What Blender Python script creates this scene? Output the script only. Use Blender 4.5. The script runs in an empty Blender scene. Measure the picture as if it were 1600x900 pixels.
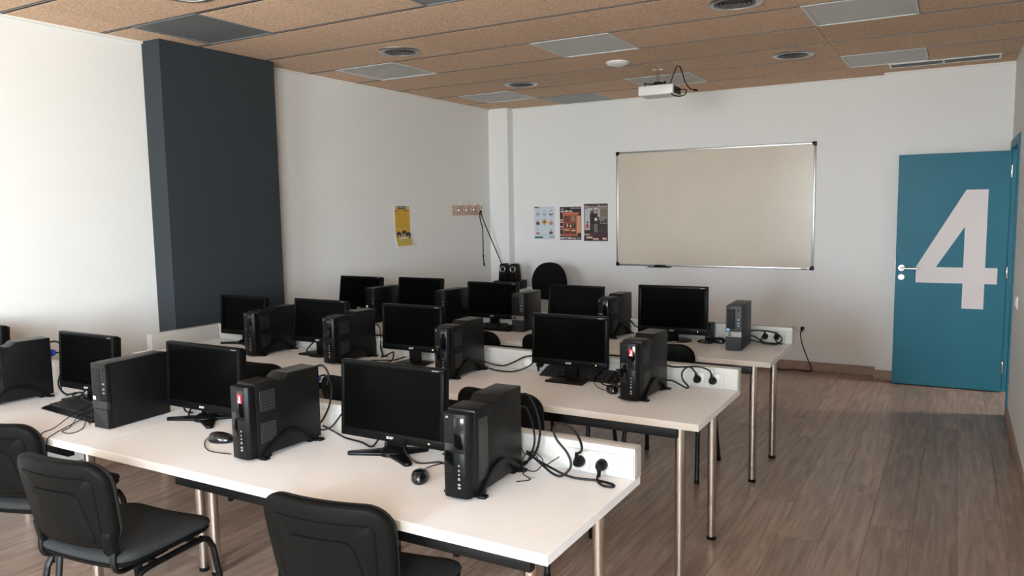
import bpy, bmesh, math, random
from mathutils import Vector, Matrix
random.seed(4)
S = bpy.context.scene
COL = S.collection
R = math.radians

# ------------------------------------------------------------------ camera
YAW, PITCH, ROLL, FPX = 0.522800471, 0.102609205, 0.016301343, 1203.43
EYE = Vector((0.0, 0.0, 1.62))
fw = Vector((-math.sin(YAW)*math.cos(PITCH), math.cos(YAW)*math.cos(PITCH), -math.sin(PITCH)))
rt = Vector((math.cos(YAW), math.sin(YAW), 0))
dn = fw.cross(rt)
rt2 = rt*math.cos(ROLL) + dn*math.sin(ROLL)
dn2 = -rt*math.sin(ROLL) + dn*math.cos(ROLL)
cd = bpy.data.cameras.new('camera')
cd.sensor_width = 36.0
cd.lens = FPX*36/1600
cd.clip_start = 0.02
cam = bpy.data.objects.new('camera', cd)
COL.objects.link(cam)
m = Matrix.Identity(4)
for i in range(3):
    m[i][0] = rt2[i]; m[i][1] = -dn2[i]; m[i][2] = -fw[i]; m[i][3] = EYE[i]
cam.matrix_world = m
S.camera = cam

# ------------------------------------------------------------------ view, world, daylight
S.view_settings.view_transform = 'Standard'
S.view_settings.look = 'None'
S.view_settings.gamma = 1.0
S.view_settings.use_curve_mapping = False
S.view_settings.exposure = 0.46
S.cycles.use_denoising = True
S.cycles.max_bounces = 8
S.cycles.diffuse_bounces = 5
S.cycles.use_adaptive_sampling = True
S.cycles.adaptive_threshold = 0.02
S.cycles.sample_clamp_indirect = 6.0

W = bpy.data.worlds.new('overcast_sky')
S.world = W
W.use_nodes = True
nt = W.node_tree
bg = nt.nodes['Background']
tc = nt.nodes.new('ShaderNodeTexCoord')
sp = nt.nodes.new('ShaderNodeSeparateXYZ')
mr = nt.nodes.new('ShaderNodeMapRange')
mr.inputs['From Min'].default_value = -0.03
mr.inputs['From Max'].default_value = 0.06
mx = nt.nodes.new('ShaderNodeMix'); mx.data_type = 'RGBA'
mx.inputs[6].default_value = (0.74, 0.82, 0.84, 1)      # ground and facades across the street
mx.inputs[7].default_value = (0.85, 1.0, 1.12, 1)     # overcast sky
nt.links.new(tc.outputs['Generated'], sp.inputs[0])
nt.links.new(sp.outputs['Z'], mr.inputs['Value'])
nt.links.new(mr.outputs['Result'], mx.inputs[0])
nt.links.new(mx.outputs[2], bg.inputs['Color'])
bg.inputs['Strength'].default_value = 43.0

WINDOWS = [(-2.7, -0.9)]
ADDED_SIDE_WINDOWS = [(-3.5, -2.3), (-1.9, -0.8)]      # added in the right wall, unseen behind the camera, to brighten the left wall
WZ0, WZ1, YREAR = 0.80, 2.6, -4.2
for (a, b) in WINDOWS:
    ld = bpy.data.lights.new('window_portal', 'AREA')
    ld.shape = 'RECTANGLE'; ld.size = b-a; ld.size_y = WZ1-WZ0
    ld.cycles.is_portal = True
    lo = bpy.data.objects.new('window_portal', ld)
    COL.objects.link(lo)
    lo.location = ((a+b)/2, YREAR-0.13, (WZ0+WZ1)/2)
    lo.rotation_euler = (R(90), 0, 0)          # shines along +y, into the room
for (a, b) in ADDED_SIDE_WINDOWS:
    ld = bpy.data.lights.new('window_portal', 'AREA')
    ld.shape = 'RECTANGLE'; ld.size = b-a; ld.size_y = WZ1-WZ0
    ld.cycles.is_portal = True
    lo = bpy.data.objects.new('window_portal', ld)
    COL.objects.link(lo)
    lo.location = (0.385+0.08, (a+b)/2, (WZ0+WZ1)/2)
    lo.rotation_euler = (R(90), 0, R(90))      # shines along -x, into the room

# ------------------------------------------------------------------ materials
def lin(c):
    return tuple(((v/255)/12.92 if v/255 <= 0.04045 else ((v/255+0.055)/1.055)**2.4) for v in c)
MATS = {}
def mat(name, rgb, rough=0.5, metal=0.0, spec=0.5, noise=None, bump=None, coat=0.0, emit=0.0, var=0.0):
    """noise=(scale, amount, detail) tone variation; bump=(scale, strength); var = per object tone variation"""
    if name in MATS: return MATS[name]
    M = bpy.data.materials.new(name); M.use_nodes = True
    n = M.node_tree.nodes; l = M.node_tree.links
    b = n['Principled BSDF']
    c = lin(rgb)
    b.inputs['Base Color'].default_value = (*c, 1)
    b.inputs['Roughness'].default_value = rough
    b.inputs['Metallic'].default_value = metal
    b.inputs['Specular IOR Level'].default_value = spec
    b.inputs['Coat Weight'].default_value = coat
    if emit:
        b.inputs['Emission Color'].default_value = (*c, 1); b.inputs['Emission Strength'].default_value = emit
    if noise or bump:
        t = n.new('ShaderNodeTexCoord')
    if noise:
        nz = n.new('ShaderNodeTexNoise'); nz.inputs['Scale'].default_value = noise[0]
        nz.inputs['Detail'].default_value = noise[2] if len(noise) > 2 else 3
        l.new(t.outputs['Object'], nz.inputs['Vector'])
        r = n.new('ShaderNodeMapRange'); a = noise[1]
        r.inputs['From Min'].default_value = 0.3; r.inputs['From Max'].default_value = 0.7
        r.inputs['To Min'].default_value = 1-a; r.inputs['To Max'].default_value = 1+a
        l.new(nz.outputs['Fac'], r.inputs['Value'])
        v = n.new('ShaderNodeVectorMath'); v.operation = 'SCALE'
        v.inputs[0].default_value = c
        l.new(r.outputs['Result'], v.inputs['Scale'])
        l.new(v.outputs['Vector'], b.inputs['Base Color'])
    if bump:
        nb = n.new('ShaderNodeTexNoise'); nb.inputs['Scale'].default_value = bump[0]; nb.inputs['Detail'].default_value = 2
        l.new(t.outputs['Object'], nb.inputs['Vector'])
        bp = n.new('ShaderNodeBump'); bp.inputs['Strength'].default_value = bump[1]; bp.inputs['Distance'].default_value = 0.002
        l.new(nb.outputs['Fac'], bp.inputs['Height'])
        l.new(bp.outputs['Normal'], b.inputs['Normal'])
    MATS[name] = M
    return M

def mat_wood_floor():
    M = bpy.data.materials.new('laminate_oak'); M.use_nodes = True
    n = M.node_tree.nodes; l = M.node_tree.links; b = n['Principled BSDF']
    t = n.new('ShaderNodeTexCoord'); oi = n.new('ShaderNodeObjectInfo')
    off = n.new('ShaderNodeVectorMath'); off.operation = 'SCALE'; off.inputs[0].default_value = (37, 53, 11)
    l.new(oi.outputs['Random'], off.inputs['Scale'])
    ad = n.new('ShaderNodeVectorMath'); ad.operation = 'ADD'
    l.new(t.outputs['Object'], ad.inputs[0]); l.new(off.outputs[0], ad.inputs[1])
    mp = n.new('ShaderNodeMapping'); mp.inputs['Scale'].default_value = (22, 1.6, 1)
    l.new(ad.outputs[0], mp.inputs['Vector'])
    g = n.new('ShaderNodeTexNoise'); g.inputs['Scale'].default_value = 1.6; g.inputs['Detail'].default_value = 6; g.inputs['Distortion'].default_value = 0.6
    l.new(mp.outputs[0], g.inputs['Vector'])
    mp2 = n.new('ShaderNodeMapping'); mp2.inputs['Scale'].default_value = (9, 3.2, 1)
    l.new(ad.outputs[0], mp2.inputs['Vector'])
    k = n.new('ShaderNodeTexNoise'); k.inputs['Scale'].default_value = 1.0; k.inputs['Detail'].default_value = 4
    l.new(mp2.outputs[0], k.inputs['Vector'])
    rp = n.new('ShaderNodeValToRGB')
    rp.color_ramp.elements[0].position = 0.25; rp.color_ramp.elements[0].color = (*lin((114, 95, 83)), 1)
    rp.color_ramp.elements[1].position = 0.75; rp.color_ramp.elements[1].color = (*lin((172, 148, 132)), 1)
    l.new(g.outputs['Fac'], rp.inputs['Fac'])
    kr = n.new('ShaderNodeValToRGB')
    kr.color_ramp.elements[0].position = 0.2; kr.color_ramp.elements[0].color = (0.5, 0.47, 0.45, 1)
    kr.color_ramp.elements[1].position = 0.38; kr.color_ramp.elements[1].color = (1, 1, 1, 1)
    l.new(k.outputs['Fac'], kr.inputs['Fac'])
    mu = n.new('ShaderNodeMix'); mu.data_type = 'RGBA'; mu.blend_type = 'MULTIPLY'; mu.inputs[0].default_value = 1
    l.new(rp.outputs['Color'], mu.inputs[6]); l.new(kr.outputs['Color'], mu.inputs[7])
    vr = n.new('ShaderNodeMapRange'); vr.inputs['To Min'].default_value = 0.88; vr.inputs['To Max'].default_value = 1.1
    l.new(oi.outputs['Random'], vr.inputs['Value'])
    sc = n.new('ShaderNodeVectorMath'); sc.operation = 'SCALE'
    l.new(mu.outputs[2], sc.inputs[0]); l.new(vr.outputs['Result'], sc.inputs['Scale'])
    l.new(sc.outputs[0], b.inputs['Base Color'])
    b.inputs['Roughness'].default_value = 0.3
    b.inputs['Specular IOR Level'].default_value = 0.45
    bp = n.new('ShaderNodeBump'); bp.inputs['Strength'].default_value = 0.06; bp.inputs['Distance'].default_value = 0.002
    l.new(g.outputs['Fac'], bp.inputs['Height']); l.new(bp.outputs['Normal'], b.inputs['Normal'])
    return M

def mat_cork():
    M = bpy.data.materials.new('wood_fibre_tile'); M.use_nodes = True
    n = M.node_tree.nodes; l = M.node_tree.links; b = n['Principled BSDF']
    t = n.new('ShaderNodeTexCoord'); oi = n.new('ShaderNodeObjectInfo')
    off = n.new('ShaderNodeVectorMath'); off.operation = 'SCALE'; off.inputs[0].default_value = (17, 23, 5)
    l.new(oi.outputs['Random'], off.inputs['Scale'])
    ad = n.new('ShaderNodeVectorMath'); ad.operation = 'ADD'
    l.new(t.outputs['Object'], ad.inputs[0]); l.new(off.outputs[0], ad.inputs[1])
    a = n.new('ShaderNodeTexNoise'); a.inputs['Scale'].default_value = 95; a.inputs['Detail'].default_value = 3; a.inputs['Distortion'].default_value = 1.5
    l.new(ad.outputs[0], a.inputs['Vector'])
    rp = n.new('ShaderNodeValToRGB')
    e = rp.color_ramp.elements
    e[0].position = 0.33; e[0].color = (*lin((176, 142, 114)), 1)
    e[1].position = 0.62; e[1].color = (*lin((238, 208, 180)), 1)
    e2 = e.new(0.5); e2.color = (*lin((220, 187, 158)), 1)
    l.new(a.outputs['Fac'], rp.inputs['Fac'])
    vr = n.new('ShaderNodeMapRange'); vr.inputs['To Min'].default_value = 0.95; vr.inputs['To Max'].default_value = 1.04
    l.new(oi.outputs['Random'], vr.inputs['Value'])
    sc = n.new('ShaderNodeVectorMath'); sc.operation = 'SCALE'
    l.new(rp.outputs['Color'], sc.inputs[0]); l.new(vr.outputs['Result'], sc.inputs['Scale'])
    l.new(sc.outputs[0], b.inputs['Base Color'])
    b.inputs['Roughness'].default_value = 0.9; b.inputs['Specular IOR Level'].default_value = 0.2
    bp = n.new('ShaderNodeBump'); bp.inputs['Strength'].default_value = 0.35; bp.inputs['Distance'].default_value = 0.003
    l.new(a.outputs['Fac'], bp.inputs['Height']); l.new(bp.outputs['Normal'], b.inputs['Normal'])
    return M

def mat_perforated(name, base, hole, scale, plane='yz'):
    """sheet steel with a fine grid of punched holes (flat print of the holes, too small to model)"""
    M = bpy.data.materials.new(name); M.use_nodes = True
    n = M.node_tree.nodes; l = M.node_tree.links; b = n['Principled BSDF']
    t = n.new('ShaderNodeTexCoord')
    v = n.new('ShaderNodeTexVoronoi'); v.inputs['Scale'].default_value = scale; v.inputs['Randomness'].default_value = 0.0
    v.voronoi_dimensions = '2D'
    se = n.new('ShaderNodeSeparateXYZ'); cb = n.new('ShaderNodeCombineXYZ')
    l.new(t.outputs['Object'], se.inputs[0])
    l.new(se.outputs[plane[0].upper()], cb.inputs[0]); l.new(se.outputs[plane[1].upper()], cb.inputs[1])
    l.new(cb.outputs[0], v.inputs['Vector'])
    rp = n.new('ShaderNodeValToRGB'); rp.color_ramp.interpolation = 'CONSTANT'
    rp.color_ramp.elements[0].color = (*lin(hole), 1)
    rp.color_ramp.elements[1].position = 0.42; rp.color_ramp.elements[1].color = (*lin(base), 1)
    l.new(v.outputs['Distance'], rp.inputs['Fac']); l.new(rp.outputs['Color'], b.inputs['Base Color'])
    b.inputs['Roughness'].default_value = 0.45
    return M

def mat_window_glass():
    M = bpy.data.materials.new('window_glass'); M.use_nodes = True
    n = M.node_tree.nodes; l = M.node_tree.links
    n.remove(n['Principled BSDF'])
    o = [q for q in n if q.type == 'OUTPUT_MATERIAL'][0]
    t = n.new('ShaderNodeBsdfTransparent'); g = n.new('ShaderNodeBsdfGlossy'); g.inputs['Roughness'].default_value = 0.02
    x = n.new('ShaderNodeMixShader'); x.inputs[0].default_value = 0.06
    l.new(t.outputs[0], x.inputs[1]); l.new(g.outputs[0], x.inputs[2]); l.new(x.outputs[0], o.inputs[0])
    return M

FLOOR = mat_wood_floor(); CORK = mat_cork(); GLASS = mat_window_glass()
WALL = mat('white_wall_paint', (225, 223, 219), 0.55, spec=0.35, bump=(160, 0.08))
WALLB = mat('white_satin_paint', (229, 227, 225), 0.42, spec=0.4, bump=(160, 0.05))
SLATE = mat('slate_blue_paint', (46, 51, 55), 0.6, spec=0.25, bump=(160, 0.06))
WHITE = mat('white_laminate', (234, 233, 233), 0.42, spec=0.4, noise=(7, 0.015))
EDGE = mat('white_edge_band', (204, 195, 184), 0.45)
PVC = mat('white_plastic', (226, 223, 218), 0.35)
TRUNK = mat('white_trunking_plastic', (184, 181, 175), 0.4)
PVCG = mat('white_plastic_recess', (214, 212, 208), 0.45)
STEEL = mat('brushed_steel', (200, 190, 180), 0.24, 1.0)
CHROME = mat('chrome', (225, 225, 225), 0.12, 1.0)
ALU = mat('anodised_aluminium', (190, 190, 188), 0.35, 1.0)
BLACKM = mat('black_powder_coat', (10, 10, 10), 0.4, spec=0.25)
TOWER = mat('black_steel_case', (16, 16, 16), 0.38, spec=0.2, noise=(40, 0.05))
GLOSS = mat('black_piano_plastic', (7, 7, 8), 0.1, spec=0.4)
SATIN = mat('black_satin_plastic', (12, 12, 12), 0.35, spec=0.15)
DGREY = mat('dark_grey_plastic', (38, 38, 39), 0.45, spec=0.3)
MGREY = mat('grey_plastic', (92, 91, 91), 0.45)
SILVER = mat('silver_plastic', (140, 139, 138), 0.4, 0.3)
SCREEN = mat('black_screen', (5, 5, 4), 0.2, spec=0.02)
BEZEL = mat('black_bezel', (12, 12, 11), 0.35, spec=0.06)
RUBBER = mat('black_cable_rubber', (10, 10, 10), 0.5, spec=0.25)
VGA = mat('blue_connector', (36, 62, 175), 0.45)
SHELL = mat('black_chair_plastic', (17, 17, 16), 0.45, spec=0.04, bump=(500, 0.12))
FABRIC = mat('charcoal_fabric', (46, 47, 47), 0.95, spec=0.15, noise=(260, 0.3), bump=(420, 0.5))
BFABRIC = mat('black_fabric', (20, 20, 21), 0.95, spec=0.1, bump=(420, 0.4))
TEAL = mat('teal_door_paint', (36, 110, 132), 0.45, spec=0.25, noise=(2.5, 0.05))
NUM = mat('pale_number_vinyl', (222, 217, 218), 0.5)
SKIRT = mat('oak_skirting', (150, 124, 106), 0.5, noise=(18, 0.1))
RAIL = mat('grey_ceiling_rail', (120, 120, 120), 0.4, 0.4)
GAP = mat('dark_ceiling_gap', (24, 22, 21), 0.9)
PANEL = mat('frosted_light_panel', (196, 196, 192), 0.45)
PANELF = mat('light_panel_frame', (205, 205, 203), 0.4)
METALP = mat('grey_metal_ceiling_panel', (128, 130, 130), 0.42, 0.25, noise=(3, 0.08))
PLASTER = mat('patched_plaster_panel', (198, 196, 190), 0.7, noise=(9, 0.12))
BOARD = mat('whiteboard_enamel', (208, 197, 180), 0.25, spec=0.4, noise=(3.0, 0.035, 5))  # cream tint puts the warm reflection of ceiling and wood into the colour
OAKR = mat('pale_wood_rack', (190, 158, 138), 0.55, noise=(30, 0.06))
RED = mat('red_sticker', (205, 40, 52), 0.4)
STW = mat('white_sticker', (236, 232, 232), 0.5)
BLUE = mat('pale_blue_sticker', (150, 190, 225), 0.4)
LED = mat('power_light', (255, 214, 120), 0.4, emit=2.0)
LEDW = mat('white_print', (222, 222, 222), 0.5)
PERF = mat_perforated('perforated_steel', (30, 30, 32), (6, 6, 6), 130)
PERFL = mat_perforated('perforated_steel_bright', (56, 56, 56), (5, 5, 5), 110)
DOTS = mat_perforated('dotted_steel', (20, 20, 20), (84, 84, 84), 95)
DOTS.node_tree.nodes['Color Ramp'].color_ramp.elements[1].position = 0.2
MESHT = mat_perforated('top_mesh', (92, 90, 90), (40, 40, 40), 180, 'xy')
PERFX = mat_perforated('perforated_front', (26, 26, 28), (5, 5, 5), 190, 'xz')

# ------------------------------------------------------------------ mesh helpers
def smooth_curve(pts, sub=6):
    P = [Vector(p) for p in pts]
    if len(P) < 3: return P
    out = []
    for i in range(len(P)-1):
        a = P[max(i-1, 0)]; b = P[i]; c = P[i+1]; d = P[min(i+2, len(P)-1)]
        for k in range(sub):
            t = k/sub
            out.append(0.5*((2*b)+(c-a)*t+(2*a-5*b+4*c-d)*t*t+(3*b-a-3*c+d)*t**3))
    out.append(P[-1])
    return out

class MB:
    def __init__(s): s.bm = bmesh.new()
    def _add(s, b, mi):
        for f in b.faces: f.material_index = mi
        me = bpy.data.meshes.new('t'); b.to_mesh(me); b.free()
        s.bm.from_mesh(me); bpy.data.meshes.remove(me)
    def box(s, x0, x1, y0, y1, z0, z1, bev=0.0, mi=0, seg=2, M=None):
        b = bmesh.new(); bmesh.ops.create_cube(b, size=1)
        for v in b.verts:
            v.co = Vector(((x0+x1)/2+v.co.x*(x1-x0), (y0+y1)/2+v.co.y*(y1-y0), (z0+z1)/2+v.co.z*(z1-z0)))
        if bev: bmesh.ops.bevel(b, geom=b.edges[:], offset=bev, segments=seg, profile=0.5, affect='EDGES')
        if M: bmesh.ops.transform(b, matrix=M, verts=b.verts)
        s._add(b, mi); return s
    def tube(s, pts, r, n=8, mi=0, caps=True, sy=1.0):
        P = [Vector(p) for p in pts]; b = bmesh.new(); rings = []
        up = None
        for i, p in enumerate(P):
            d = (P[min(i+1, len(P)-1)]-P[max(i-1, 0)])
            d = d.normalized() if d.length > 1e-9 else Vector((0, 0, 1))
            if up is None:
                up = Vector((0, 0, 1)) if abs(d.z) < 0.9 else Vector((1, 0, 0))
            u = (up-d*up.dot(d))
            u = u.normalized() if u.length > 1e-6 else d.orthogonal().normalized()
            w = d.cross(u); up = u
            rr = r[i] if isinstance(r, (list, tuple)) else r
            rings.append([b.verts.new(p+u*math.cos(2*math.pi*k/n)*rr*sy+w*math.sin(2*math.pi*k/n)*rr) for k in range(n)])
        for i in range(len(rings)-1):
            for k in range(n):
                b.faces.new((rings[i][k], rings[i][(k+1) % n], rings[i+1][(k+1) % n], rings[i+1][k]))
        if caps:
            b.faces.new(rings[0][::-1]); b.faces.new(rings[-1])
        bmesh.ops.recalc_face_normals(b, faces=b.faces)
        s._add(b, mi); return s
    def cyl(s, p0, p1, r, n=20, mi=0, r2=None):
        return s.tube([p0, p1], [r, r if r2 is None else r2], n, mi)
    def prism(s, poly, axis, a0, a1, bev=0.0, mi=0, M=None):
        """poly: 2d points; axis 'x': (y,z), 'y': (x,z), 'z': (x,y)"""
        def P(u, v, a): return {'x': (a, u, v), 'y': (u, a, v), 'z': (u, v, a)}[axis]
        b = bmesh.new()
        A = [b.verts.new(P(u, v, a0)) for u, v in poly]; B = [b.verts.new(P(u, v, a1)) for u, v in poly]
        n = len(poly)
        b.faces.new(A); b.faces.new(B[::-1])
        for k in range(n): b.faces.new((A[k], B[k], B[(k+1) % n], A[(k+1) % n]))
        bmesh.ops.recalc_face_normals(b, faces=b.faces)
        if bev: bmesh.ops.bevel(b, geom=b.edges[:], offset=bev, segments=2, profile=0.5, affect='EDGES')
        if M: bmesh.ops.transform(b, matrix=M, verts=b.verts)
        s._add(b, mi); return s
    def lathe(s, prof, n=24, c=(0, 0, 0), mi=0, axis='z'):
        b = bmesh.new(); rings = []
        for r, z in prof:
            ring = []
            for k in range(n):
                a = 2*math.pi*k/n; u, v = r*math.cos(a), r*math.sin(a)
                q = {'z': (u, v, z), 'y': (u, z, v), 'x': (z, u, v)}[axis]
                ring.append(b.verts.new(Vector(q)+Vector(c)))
            rings.append(ring)
        for i in range(len(rings)-1):
            for k in range(n):
                b.faces.new((rings[i][k], rings[i][(k+1) % n], rings[i+1][(k+1) % n], rings[i+1][k]))
        if prof[0][0] > 1e-6 and prof[-1][0] > 1e-6:      # open profile: close it into a ring
            for k in range(n):
                b.faces.new((rings[-1][k], rings[-1][(k+1) % n], rings[0][(k+1) % n], rings[0][k]))
        bmesh.ops.remove_doubles(b, verts=b.verts, dist=1e-6)
        bmesh.ops.recalc_face_normals(b, faces=b.faces)
        s._add(b, mi); return s
    def slab(s, outline, layers, fn, mi=0):
        """stack of scaled outlines: layers = [(scale, w)], fn(u,v,w)->xyz; closed with centre fans in rings"""
        b = bmesh.new(); rings = []
        for sc, w in layers:
            rings.append([b.verts.new(fn(u*sc, v*sc, w)) for u, v in outline])
        n = len(outline)
        for i in range(len(rings)-1):
            for k in range(n):
                b.faces.new((rings[i][k], rings[i][(k+1) % n], rings[i+1][(k+1) % n], rings[i+1][k]))
        for ring, w in ((rings[0], layers[0][1]), (rings[-1], layers[-1][1])):
            c = b.verts.new(fn(0, 0, w))
            for k in range(n): b.faces.new((ring[k], ring[(k+1) % n], c))
        bmesh.ops.recalc_face_normals(b, faces=b.faces)
        s._add(b, mi); return s
    def mesh(s, name, mats, smooth=35):
        me = bpy.data.meshes.new(name)
        s.bm.to_mesh(me); s.bm.free()
        for q in (mats if isinstance(mats, (list, tuple)) else [mats]): me.materials.append(q)
        if smooth:
            me.polygons.foreach_set('use_smooth', [True]*len(me.polygons))
            me.set_sharp_from_angle(angle=R(smooth))
        return me
    def build(s, name, mats, parent=None, smooth=35, loc=None):
        return link(name, s.mesh(name, mats, smooth), parent, loc)

def link(name, me, parent=None, loc=None):
    o = bpy.data.objects.new(name, me); COL.objects.link(o)
    if parent: o.parent = parent
    if loc: o.location = loc
    return o
def tag(o, label=None, cat=None, group=None, kind=None):
    if label: o['label'] = label
    if cat: o['category'] = cat
    if group: o['group'] = group
    if kind: o['kind'] = kind
    return o
def thing(name, label, cat, loc=(0, 0, 0), rz=0.0, group=None):
    o = link(name, None, None, loc); o.rotation_euler = (0, 0, rz); o.empty_display_size = 0.05
    return tag(o, label, cat, group)
def copy_tree(o, parent=None):
    c = o.copy(); COL.objects.link(c); c.parent = parent
    for ch in o.children: copy_tree(ch, c)
    return c
def struct(o): o['kind'] = 'structure'; return o
def rrect(w, h, r, n=6, taper=0.0):
    """rounded rectangle outline centred on 0; taper narrows the lower side"""
    out = []
    for cx, cy, a0 in ((w/2-r, h/2-r, 0), (-w/2+r, h/2-r, 90), (-w/2+r, -h/2+r, 180), (w/2-r, -h/2+r, 270)):
        for k in range(n+1):
            a = R(a0+90*k/n); out.append([cx+r*math.cos(a), cy+r*math.sin(a)])
    fine = []
    for i, p in enumerate(out):
        q = out[(i+1) % len(out)]
        fine.append(p)
        L = math.hypot(q[0]-p[0], q[1]-p[1])
        for k in range(1, int(L/0.06)+1):
            t = k/(int(L/0.06)+1); fine.append([p[0]+(q[0]-p[0])*t, p[1]+(q[1]-p[1])*t])
    return [(x*(1-taper*(0.5-y/h)), y) for x, y in fine]
TEXT = {}
def text_part(s, size, name, m_, parent, M):
    if s not in TEXT:
        cu = bpy.data.curves.new('txt', 'FONT'); cu.body = s; cu.size = 1.0; cu.extrude = 0.01
        cu.align_x = 'CENTER'; cu.align_y = 'CENTER'; cu.resolution_u = 3
        o = bpy.data.objects.new('txt', cu); COL.objects.link(o)
        dg = bpy.context.evaluated_depsgraph_get()
        TEXT[s] = bpy.data.meshes.new_from_object(o.evaluated_get(dg))
        bpy.data.objects.remove(o)
    me = TEXT[s].copy(); me.materials.clear(); me.materials.append(m_)
    o = link(name, me, parent); o.matrix_local = M @ Matrix.Scale(size, 4)
    return o

# ------------------------------------------------------------------ the room
XL, XR, YB, H = -4.75, 0.385, 7.88, 2.766

# floor: planks laid along the room
fl = struct(MB().box(XL, XR+0.0, YREAR, YB, -0.06, -0.012).build('floor', GAP, smooth=0))
PW, PL = 0.1925, 1.285
plank_cache = {}
def plank_mesh(w, l):
    k = (round(w, 3), round(l, 3))
    if k not in plank_cache:
        g = 0.0005
        plank_cache[k] = MB().box(g, w-g, g, l-g, -0.012, 0.0, bev=0.0006, seg=1).mesh('plank', FLOOR, 0)
    return plank_cache[k]
x = XL; col = 0
while x < XR-1e-4:
    w = min(PW, XR-x)
    y = YREAR - PL*((col*0.37) % 1.0)
    while y < YB-1e-4:
        y0 = max(y, YREAR); y1 = min(y+PL, YB)
        if y1-y0 > 0.02:
            link('plank', plank_mesh(w, y1-y0), fl, (x, y0, 0))
        y += PL
    x += PW; col += 1

# walls
struct(MB().box(XL-0.15, XL, YREAR-0.2, YB+0.15, -0.06, H+0.1).build('wall_left', WALL, smooth=0))
struct(MB().box(XL-0.15, XR+0.12, YB, YB+0.15, -0.06, H+0.1).build('wall_back', WALLB, smooth=0))
struct(MB().box(-0.60, XR, 7.745, YB, 0, H+0.02).build('wall_back_projection', WALLB, smooth=0))
DY0, DY1, DH = 6.80, 7.665, 2.06
wr = MB()
e_ = [YREAR-0.2]+[v for q in ADDED_SIDE_WINDOWS for v in q]+[DY0]
for i in range(0, len(e_), 2): wr.box(XR, XR+0.12, e_[i], e_[i+1], -0.06, H+0.1)
for a, b in ADDED_SIDE_WINDOWS: wr.box(XR, XR+0.12, a, b, -0.06, WZ0); wr.box(XR, XR+0.12, a, b, WZ1, H+0.1)
wr.box(XR, XR+0.12, DY1, YB, -0.06, H+0.1); wr.box(XR, XR+0.12, DY0, DY1, DH, H+0.1)
struct(wr.build('wall_right', WALL, smooth=0))
rw = MB()
edges = [XL]
for a, b in WINDOWS: edges += [a, b]
edges.append(XR)
for i in range(0, len(edges), 2): rw.box(edges[i], edges[i+1], YREAR-0.2, YREAR, -0.06, H+0.1)
for a, b in WINDOWS:
    rw.box(a, b, YREAR-0.2, YREAR, -0.06, WZ0); rw.box(a, b, YREAR-0.2, YREAR, WZ1, H+0.1)
struct(rw.build('wall_rear', WALL, smooth=0))
for i, (a, b) in enumerate(WINDOWS):
    f = MB(); y0, y1 = YREAR-0.12, YREAR-0.06; t = 0.05
    f.box(a, b, y0, y1, WZ0, WZ0+t).box(a, b, y0, y1, WZ1-t, WZ1).box(a, a+t, y0, y1, WZ0+t, WZ1-t).box(b-t, b, y0, y1, WZ0+t, WZ1-t)
    mid = (a+b)/2; f.box(mid-t/2, mid+t/2, y0, y1, WZ0+t, WZ1-t)
    w_ = struct(f.build('window_%d' % (i+1), PVC, smooth=0))
    for p0, p1 in ((a+t, mid-t/2), (mid+t/2, b-t)):
        MB().box(p0, p1, YREAR-0.092, YREAR-0.088, WZ0+t, WZ1-t).build('pane', GLASS, w_, 0)

for i, (a, b) in enumerate(ADDED_SIDE_WINDOWS):
    f = MB(); x0, x1 = XR+0.03, XR+0.08; t = 0.05
    f.box(x0, x1, a, b, WZ0, WZ0+t).box(x0, x1, a, b, WZ1-t, WZ1).box(x0, x1, a, a+t, WZ0+t, WZ1-t).box(x0, x1, b-t, b, WZ0+t, WZ1-t)
    w_ = struct(f.build('window_%d' % (i+1+len(WINDOWS)), PVC, smooth=0))  # added window, out of view, there for the light it lets in
    MB().box(XR+0.053, XR+0.057, a+t, b-t, WZ0+t, WZ1-t).build('pane', GLASS, w_, 0)

# slate pillar on the left wall, white column in the back left corner
struct(MB().box(XL, -4.57, 3.35, 4.335, 0, H+0.02).build('wall_left_slate_pillar', SLATE, smooth=0))
struct(MB().box(XL, -4.495, 7.755, YB, 0, H+0.02).build('wall_back_corner_column', WALLB, smooth=0))

# skirting and the white angle under the ceiling
struct(MB().box(-4.495, -0.60, YB-0.014, YB, 0, 0.085, 0.002).build('baseboard_back', SKIRT, smooth=0))
struct(MB().box(-0.614, XR, 7.731, 7.745, 0, 0.085, 0.002).build('baseboard_projection', SKIRT, smooth=0))
struct(MB().box(XR-0.014, XR, YREAR, DY0-0.08, 0, 0.085, 0.002).build('baseboard_right', SKIRT, smooth=0))
b_ = MB().box(XL, XL+0.014, YREAR, 3.35, 0, 0.085, 0.002); b_.box(XL, XL+0.014, 4.335, 7.755, 0, 0.085, 0.002)
struct(b_.build('baseboard_left', SKIRT, smooth=0))
t_ = MB().box(XL, XL+0.018, YREAR, 3.35, H-0.014, H); t_.box(XL, XL+0.018, 4.335, 7.755, H-0.014, H)
struct(t_.build('trim_1', PVC, smooth=0))
struct(MB().box(-4.495, -0.60, YB-0.018, YB, H-0.014, H).box(-0.60, XR, 7.727, 7.745, H-0.014, H).build('trim_2', PVC, smooth=0))

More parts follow.
